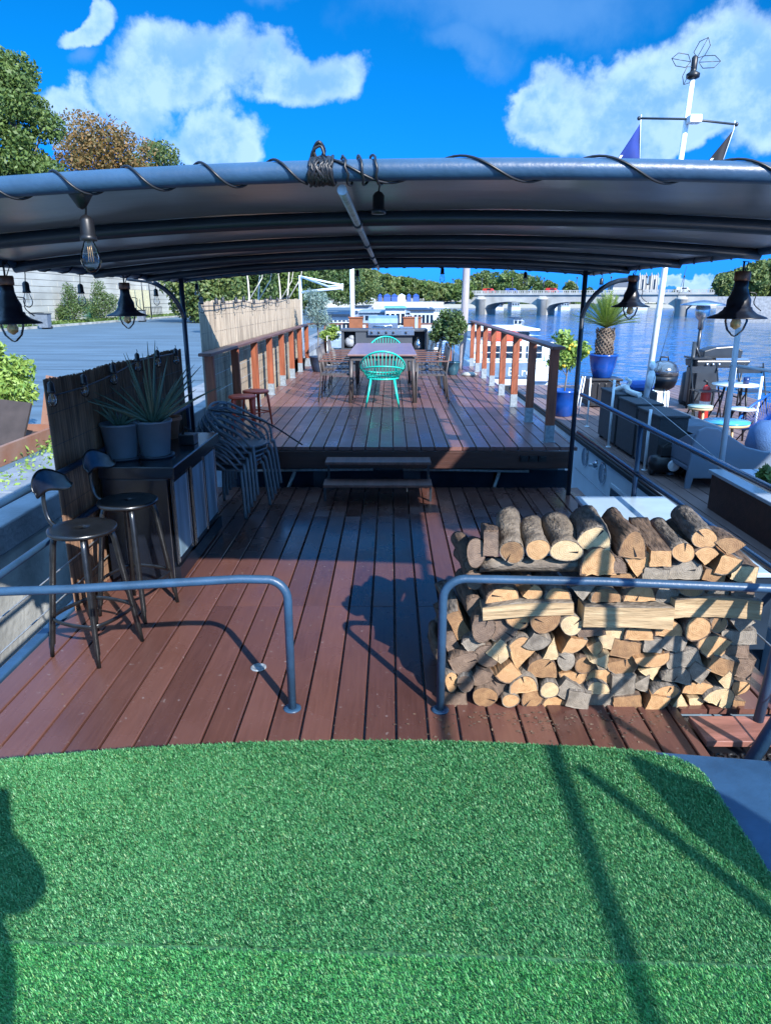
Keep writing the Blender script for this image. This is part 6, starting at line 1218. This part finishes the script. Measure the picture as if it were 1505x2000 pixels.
# extinguisher
p = P(1371, 818, z=.2); t = thing('fire_extinguisher', 'red fire extinguisher standing beside the gas grill cabinet', 'fire extinguisher', p); h_ = 0.0
b = MB(); b.lathe([(.07, 0), (.075, .02), (.075, .42), (.05, .5), (.025, .53)], (0, 0, h_), 16); b.build('cylinder', RED, t); b = MB(); b.tube([(0, 0, h_ + .52), (0, 0, h_ + .58), (-.06, 0, h_ + .6)], .018, 6); b.tube([(0, -.02, h_ + .54), (.1, -.03, h_ + .4), (.09, -.03, h_ + .1)], .01, 6); b.build('valve', BLACK, t); b = MB(); b.lathe([(.076, .2), (.077, .21), (.077, .27), (.076, .28)], (0, 0, h_), 16); b.build('label_band', WHITE, t)
# tables
WDL = mat('light_beech', (.5, .36, .2), .5)
def round_table(label, loc, r, h, topm, legm, th=.022, nleg=3, edge=None):
    t = thing('side_table', label, 'table', loc); b = MB(); b.lathe([(.001, h - th), (r * .97, h - th), (r, h - th * .6), (r, h), (.001, h + .001)], n=36); b.build('tabletop', topm, t)
    if edge: b = MB(); b.lathe([(r * .96, h - th - .03), (r * .99, h - th - .002), (r * .5, h - th - .002)], n=36); b.build('rim', edge, t)
    for k in range(nleg): a = k * 2 * PI / nleg + .6; b = MB(); b.tube([(r * .5 * math.cos(a), r * .5 * math.sin(a), h - th), (r * .72 * math.cos(a), r * .72 * math.sin(a), 0)], [.018, .012], 8); b.build('leg', legm, t)
    return t
TLB = mat('sky_blue_top', (.06, .35, .55), .25); WT = mat('off_white_top', (.6, .66, .68), .35); SG = mat('pale_sage_top', (.35, .45, .38), .4)
p = P(1418, 822, y=8.6); round_table('wide low table with a bright blue top and wooden legs', (p.x, 8.6, .2), .27, p.z - .2, TLB, WDL, edge=WDL)
p = P(1367, 792, y=9.2); round_table('small round table with a pale green top and wooden legs', (p.x, 9.2, .2), .155, p.z - .2, SG, WDL, edge=WDL)
p = P(1446, 797, y=9.3); round_table('small round white table next to the blue wire chair', (p.x, 9.3, .2), .19, p.z - .2, WT, BLACK)
p = P(1436, 750, y=10.6); ht = round_table('high round white table behind the leaning grey post', (p.x, 10.6, .2), .33, p.z - .2, WT, BLACK, nleg=4)
b = MB(); b.lathe([(.04, 0), (.045, .1), (.04, .1), (.035, .01), (0, .01)], (p.x + .15, 10.6, p.z + .002), 14); b.build('blue_mug', mat('navy_mug', (.01, .03, .12), .3), label='dark blue mug on the high white table', cat='mug')
for k, xx in enumerate((p.x - .3, p.x + .42)):
    t = thing('folding_chair', ['dark folding chair left of the high white table', 'dark folding chair right of the high white table'][k], 'chair', (xx, 10.9, .2)); b = MB(); [b.tube([(sx, -.2, 0), (sx, .2, .85)], .012, 6) for sx in (-.2, .2)]; [b.tube([(sx * .9, .22, 0), (sx * .9, -.18, .45)], .012, 6) for sx in (-.2, .2)]; b.build('frame', BLACK, t); b = MB(); [b.cbox((0, -.15 + .07 * i, .45), .38, .05, .015) for i in range(5)]; b.build('seat', DG, t); b = MB(); b.cbox((0, .18, .75), .4, .015, .1); b.build('backrest', DG, t)
# blue string chair
p = P(1487, 800, y=8.9); BSTR = mat('bright_blue_cord', (.01, .12, .5), .4)
t = thing('string_chair', 'bright blue string chair with thin black legs', 'chair', (p.x + .12, 8.9, .2)); rim = lambda a: Vector((.36 * math.cos(a), .38 * math.sin(a), .5 + .28 * math.cos(a)))
b = MB(); b.tube([rim(a) for a in np.linspace(0, 2 * PI, 41)[:-1]], .016, 8, closed=True); b.build('rim', BSTR, t); b = MB(); cc = Vector((-.05, 0, .3)); [b.tube([rim(a), rim(a).lerp(cc, .6) - Vector((0, 0, .05)), cc], .0045, 4) for a in np.linspace(0, 2 * PI, 61)[:-1]]; b.build('string_seat', BSTR, t)
for sx, sy in ((-1, -1), (-1, 1), (1, -1), (1, 1)): b = MB(); b.tube([(sx * .1 - .05, sy * .1, .3), (sx * .28, sy * .25, 0)], .009, 6); b.build('leg', BLACK, t)
p = P(1503, 850, y=7.9); t = thing('blue_pouf', 'round denim blue pouf at the right edge behind the sofa', 'pouf', (p.x, 7.9, .2)); b = MB(); b.lathe([(.1, 0), (.2, .06), (.25, .2), (.22, .38), (.12, .47), (.001, .48)], n=28); b.build('cushion', mat('denim_blue', (.06, .14, .3), .8, bump=.4, bscale=80), t)
# grey sofa: moulded shell seen from behind
SOF = mat('matte_grey_blue_shell', (.14, .185, .25), .45, var=.08); y_ = 6.72
t = thing('moulded_sofa', 'grey blue moulded sofa with a sweeping curved back', 'sofa', (3.9, 7.1, .2))
prof = [(2.93, .3), (2.95, .62), (2.99, .78), (3.06, .815), (3.18, .80), (3.32, .72), (3.48, .62), (3.66, .575), (3.95, .565), (4.2, .56), (4.42, .52), (4.58, .44), (4.66, .34), (4.66, .3)]
b = MB(); b.prism(prof, .035, Matrix.Translation((0, y_ + .035, 0)) @ Matrix.Rotation(PI / 2, 4, 'X')); b.build('backrest', SOF, t, world=True, bevel=.012)
b = MB(); b.box(2.95, 4.64, y_ + .036, y_ + .62, .36, .42); b.build('seat', SOF, t, world=True, bevel=.02)
b = MB(); b.prism([(y_ + .036, .421), (y_ + .6, .421), (y_ + .5, .56), (y_ + .2, .7), (y_ + .04, .74)], .035, Matrix(((0, 0, 1, 2.95), (1, 0, 0, 0), (0, 1, 0, 0), (0, 0, 0, 1)))); b.build('armrest', SOF, t, world=True, bevel=.01)
for x0_ in (2.93, 3.12 + .05, 4.3):
    pass
for xa, xb in ((2.93, 2.98), (3.28, 3.42), (4.52, 4.62)):
    b = MB(); b.prism([(xa, .2), (xb, .2), (xb + .02, .32), (xa, .32)], .03, Matrix.Translation((0, y_ + .031, 0)) @ Matrix.Rotation(PI / 2, 4, 'X')); b.build('leg', SOF, t, world=True)
for xa in (2.97, 4.56): b = MB(); b.box(xa, xa + .05, y_ + .55, y_ + .6, .2, .36); b.build('leg', SOF, t, world=True)
# compressor with gauge
p = P(1305, 912, z=.3); t = thing('air_compressor', 'small black compressor with a round white gauge on the barge deck', 'compressor', (p.x, p.y, .2)); b = MB(); b.lathe([(.001, -.2), (.08, -.18), (.1, -.12), (.1, .12), (.08, .18), (.001, .2)], (0, .05, .13), 18, rot=(0, PI / 2, 0)); b.build('tank', BLACK, t); b = MB(); b.cbox((0, .05, .27), .2, .14, .1); b.tube([(-.1, 0, .3), (0, 0, .38), (.1, 0, .3)], .012, 6); b.build('motor', RUBBER, t, bevel=.01); b = MB(); b.lathe([(.06, 0), (.062, .02), (.05, .025), (.001, .025)], (.02, -.06, .13), 20, rot=(PI / 2, 0, 0)); b.build('gauge', WHITE, t); b = MB(); b.cbox((.14, -.05, .24), .05, .02, .05); b.build('tag', mat('yellow_tag', (.5, .45, .05), .5), t)
for sx in (-.16, .16): b = MB(); b.lathe([(0, -.02), (.05, -.02), (.05, .02), (0, .02)], (sx, .05, .05), 12, rot=(0, PI / 2, 0)); b.build('wheel', BLACK, t)
# grey leaning post with a tube rail
p = P(1409, 902, y=6.12); q = P(1441, 640, y=6.12); b = MB(); t = thing('awning_post', 'light grey post rising from the raised platform', 'post', (p.x, 6.12, .2)); b.tube([(p.x, 6.12, .3), (q.x, 6.12, q.z)], [.026, .023], 12); b.build('pole', mat('light_grey_paint', (.3, .36, .42), .4), t, world=True)
a_ = P(1425, 713, y=6.12); b = MB(); b.tube([a_, P(1560, 733, y=6.1)], .014, 8); b.build('rail', mat('light_grey_paint', (.3, .36, .42), .4), t, world=True)
p = P(1472, 835, y=9.9); q = P(1478, 735, y=9.9); b = MB(); b.tube([(p.x, 9.9, .2), (p.x, 9.9, q.z)], .02, 8); b.build('white_stanchion', WHITE, label='short white stanchion behind the blue string chair', cat='stanchion')
p = P(1500, 930, y=5.6); V_, F_ = leaves(160, [((0, 0, .06), (.09, .09, .07))], .04, .1); t = thing('small_plant', 'little green plant on the raised platform at the right edge', 'plant', (p.x, 5.6, .56)); npmesh('foliage', V_, F_, LG, t)
# far edge rail of the barge
t = thing('barge_rail', 'thin white rail along the river side of the barge', 'railing', (6.8, 8, .2))
for y in range(-4, 16, 2): b = MB(); b.tube([(6.8, y, .2), (6.8, y, 1.0)], .016, 6); b.build('post', WHITE, t, world=True)
# ================================================================== quay things at the left
RUST = mat('rusty_steel_plate', (.2, .085, .05), .8, var=.3, scale=3, col2=(.22, .14, .11), bump=.3, dirt=.5, dcol=(.1, .07, .06)); RUSTD = mat('dark_rusty_steel', (.04, .03, .028), .8, var=.3, dirt=.5, dcol=(.12, .075, .05))
t = thing('rusty_tank', 'low rusty steel trough on the quay below the bush', 'trough', (-4.9, 6.0, .05))
f = lambda px, py, x: tuple(P(px, py, x=x))
b = MB(); b.box(-6.9, -4.85, 8.0, 8.06, .0, .24); b.box(-4.91, -4.85, 8.06, 10.2, .0, .24); b.box(-6.9, -6.84, 8.06, 10.2, .0, .24); b.box(-6.84, -4.91, 10.14, 10.2, 0, .24); b.build('side', RUST, t, world=True, bevel=.004)
b = MB(); b.box(-6.83, -4.92, 8.07, 10.13, .0, .14); b.build('bed', RUSTD, t, world=True)
b = MB(); b.cbox((-5.35, 9.35, .42), .9, .04, .62, rot=(-.45, .1, -.1)); b.build('rusty_plate', RUSTD, label='dark rusted plate leaning below the quay bush', cat='plate')
b = MB(); b.cbox((-4.95, 10.35, .5), .42, .03, .8, rot=(-.1, .2, .0)); b.build('rusty_plate', RUST, label='orange brown rusted plate leaning beside the reed screen', cat='plate')
t = thing('quay_bush', 'bright green leafy bush on the quay at the left edge', 'shrub', (-5.55, 10.3, 0)); bl = [((-.1, 0, .75), (.3, .3, .25)), ((.05, .1, 1.0), (.24, .25, .22)), ((-.25, 0, 1.1), (.2, .2, .2)), ((.22, -.1, .7), (.16, .2, .18)), ((-.1, 0, 1.3), (.08, .1, .14))]
V_, F_ = leaves(3000, bl, .045, .15, asp=.4); npmesh('foliage', V_, F_, LY, t); b = MB(); [b.tube([(0, 0, 0), (c[0], c[1], c[2])], [.015, .006], 5) for c, _ in bl]; b.build('stem', BARK, t)
p = P(92, 640, y=27.5); 
for i, (px, py, w_) in enumerate(((90, 642, .5), (75, 640, .5), (277, 628, .6))):
    p = P(px, py, z=.02); t = thing('waste_bin', ['grey wheeled bin by the wall right of the left edge lamp', 'second grey bin half hidden by the left edge lamp', 'grey bin just right of the second pendant lamp'][i], 'bin', (p.x, p.y, 0), group='grey bins along the wall'); b = MB(); b.prism([(-.3, .1), (.3, .1), (.36, 1.0), (-.36, 1.0)], .6, Matrix.Translation((0, .3, 0)) @ Matrix.Rotation(PI / 2, 4, 'X')); b.build('body', mat('grey_bin', (.12, .15, .19), .5), t); b = MB(); b.cbox((0, 0, 1.04), .8, .7, .06); b.build('lid', DSTEEL, t, bevel=.01)
    b = MB(); b.lathe([(0, -.35), (.1, -.35), (.1, .35), (0, .35)], (0, .25, .1), 10, rot=(0, PI / 2, 0)); b.build('wheel', BLACK, t)
GF = mat('green_fence_mesh', (.01, .16, .13), .5)
for i, (px, n_) in enumerate(((165, 5), (232, 5), (395, 3))):
    p = P(px, 628 if i < 2 else 615, z=.1); t = thing('mesh_fence', ['short green mesh fence in front of the left wall shrub', 'short green mesh fence in front of the right wall shrub', 'green mesh fence left of the reed screen corner'][i], 'fence', (p.x, p.y, .1)); b = MB(); L_ = 2.4
    for k in range(13): b.tube([(0, k * L_ / 12, 0), (0, k * L_ / 12, 1.3)], .012, 4)
    for z in (.1, .5, .9, 1.25): b.tube([(0, 0, z), (0, L_, z)], .015, 4)
    b.build('mesh', GF, t)
p = P(318, 620, z=.1); b = MB(); b.box(-27.9, -27.6, p.y - 3.5, p.y + 3.5, .1, 3.0); b.build('pale_door', mat('cream_panel', (.6, .56, .36), .7), label='cream coloured panel set against the embankment wall', cat='panel')
t = thing('safety_barrier', 'thin metal barrier in front of the cream panel', 'barrier', (-26.2, p.y, .1)); b = MB(); [b.tube([(-26.2, p.y - 3 + k * .5, .1), (-26.2, p.y - 3 + k * .5, 1.2)], .03, 4) for k in range(13)]; b.tube([(-26.2, p.y - 3, 1.2), (-26.2, p.y + 3, 1.2)], .04, 5); b.build('bars', DSTEEL, t, world=True)
for i, px in enumerate((283, 297)): p = P(px, 622, z=.1); b = MB(); b.tube([(p.x, p.y, .1), (p.x, p.y, 5.2)], .06, 6); b.build('lamp_pole', DSTEEL, label=['thin dark pole against the wall left of the small bulb', 'thin dark pole against the wall right of the small bulb'][i], cat='pole')
# ================================================================== the photographer behind the lens (casts the shadow on the turf)
ph = thing('person', 'person in dark clothes holding a phone at the rear of the roof', 'person', (-.31, -.17, .40))
V0 = [(0, .16, .86), (0, .12, 1.0), (0, .05, 1.2), (0, .0, 1.36), (0, .01, 1.45), (0, .03, 1.53), (0, .03, 1.62), (.17, 0, 1.36), (.3, .13, 1.2), (.2, .13, 1.34), (.16, .16, 1.38), (-.17, 0, 1.36), (-.26, .05, 1.12), (-.14, .24, 1.3), (-.02, .28, 1.45), (.09, .16, .8), (.1, .2, .45), (.1, .14, .08), (.1, .28, .03), (-.09, .16, .8), (-.1, .2, .45), (-.1, .14, .08), (-.1, .28, .03)]
E0 = [(0, 1), (1, 2), (2, 3), (3, 4), (4, 5), (5, 6), (3, 7), (7, 8), (8, 9), (9, 10), (3, 11), (11, 12), (12, 13), (13, 14), (0, 15), (15, 16), (16, 17), (17, 18), (0, 19), (19, 20), (20, 21), (21, 22)]
RD = [.23, .22, .18, .12, .055, .085, .09, .085, .075, .05, .035, .065, .05, .035, .03, .085, .06, .045, .035, .085, .06, .045, .035]
me = bpy.data.meshes.new('body'); me.from_pydata(V0, E0, []); o = bpy.data.objects.new('body', me); C.objects.link(o); o.parent = ph; sk = o.modifiers.new('skin', 'SKIN'); ss = o.modifiers.new('sub', 'SUBSURF'); ss.levels = ss.render_levels = 2
for v, r_ in zip(me.skin_vertices[0].data, RD): v.radius = (r_, r_)
me.skin_vertices[0].data[0].use_root = True; ph.location.y = -.24; me.materials.append(mat('dark_clothing', (.03, .035, .05), .9))
b = MB(); b.cbox((.28 + .0, .31, 1.6), .075, .008, .155); b.build('phone', BLACK, label='black phone held upright in a hand', cat='phone', bevel=.003) if False else None
t = MB(); t.box(-.17, -.095, -.045, -.036, 1.72, 1.87); t.build('phone', BLACK, label='black phone held up by the person behind the lens', cat='phone', bevel=.003)
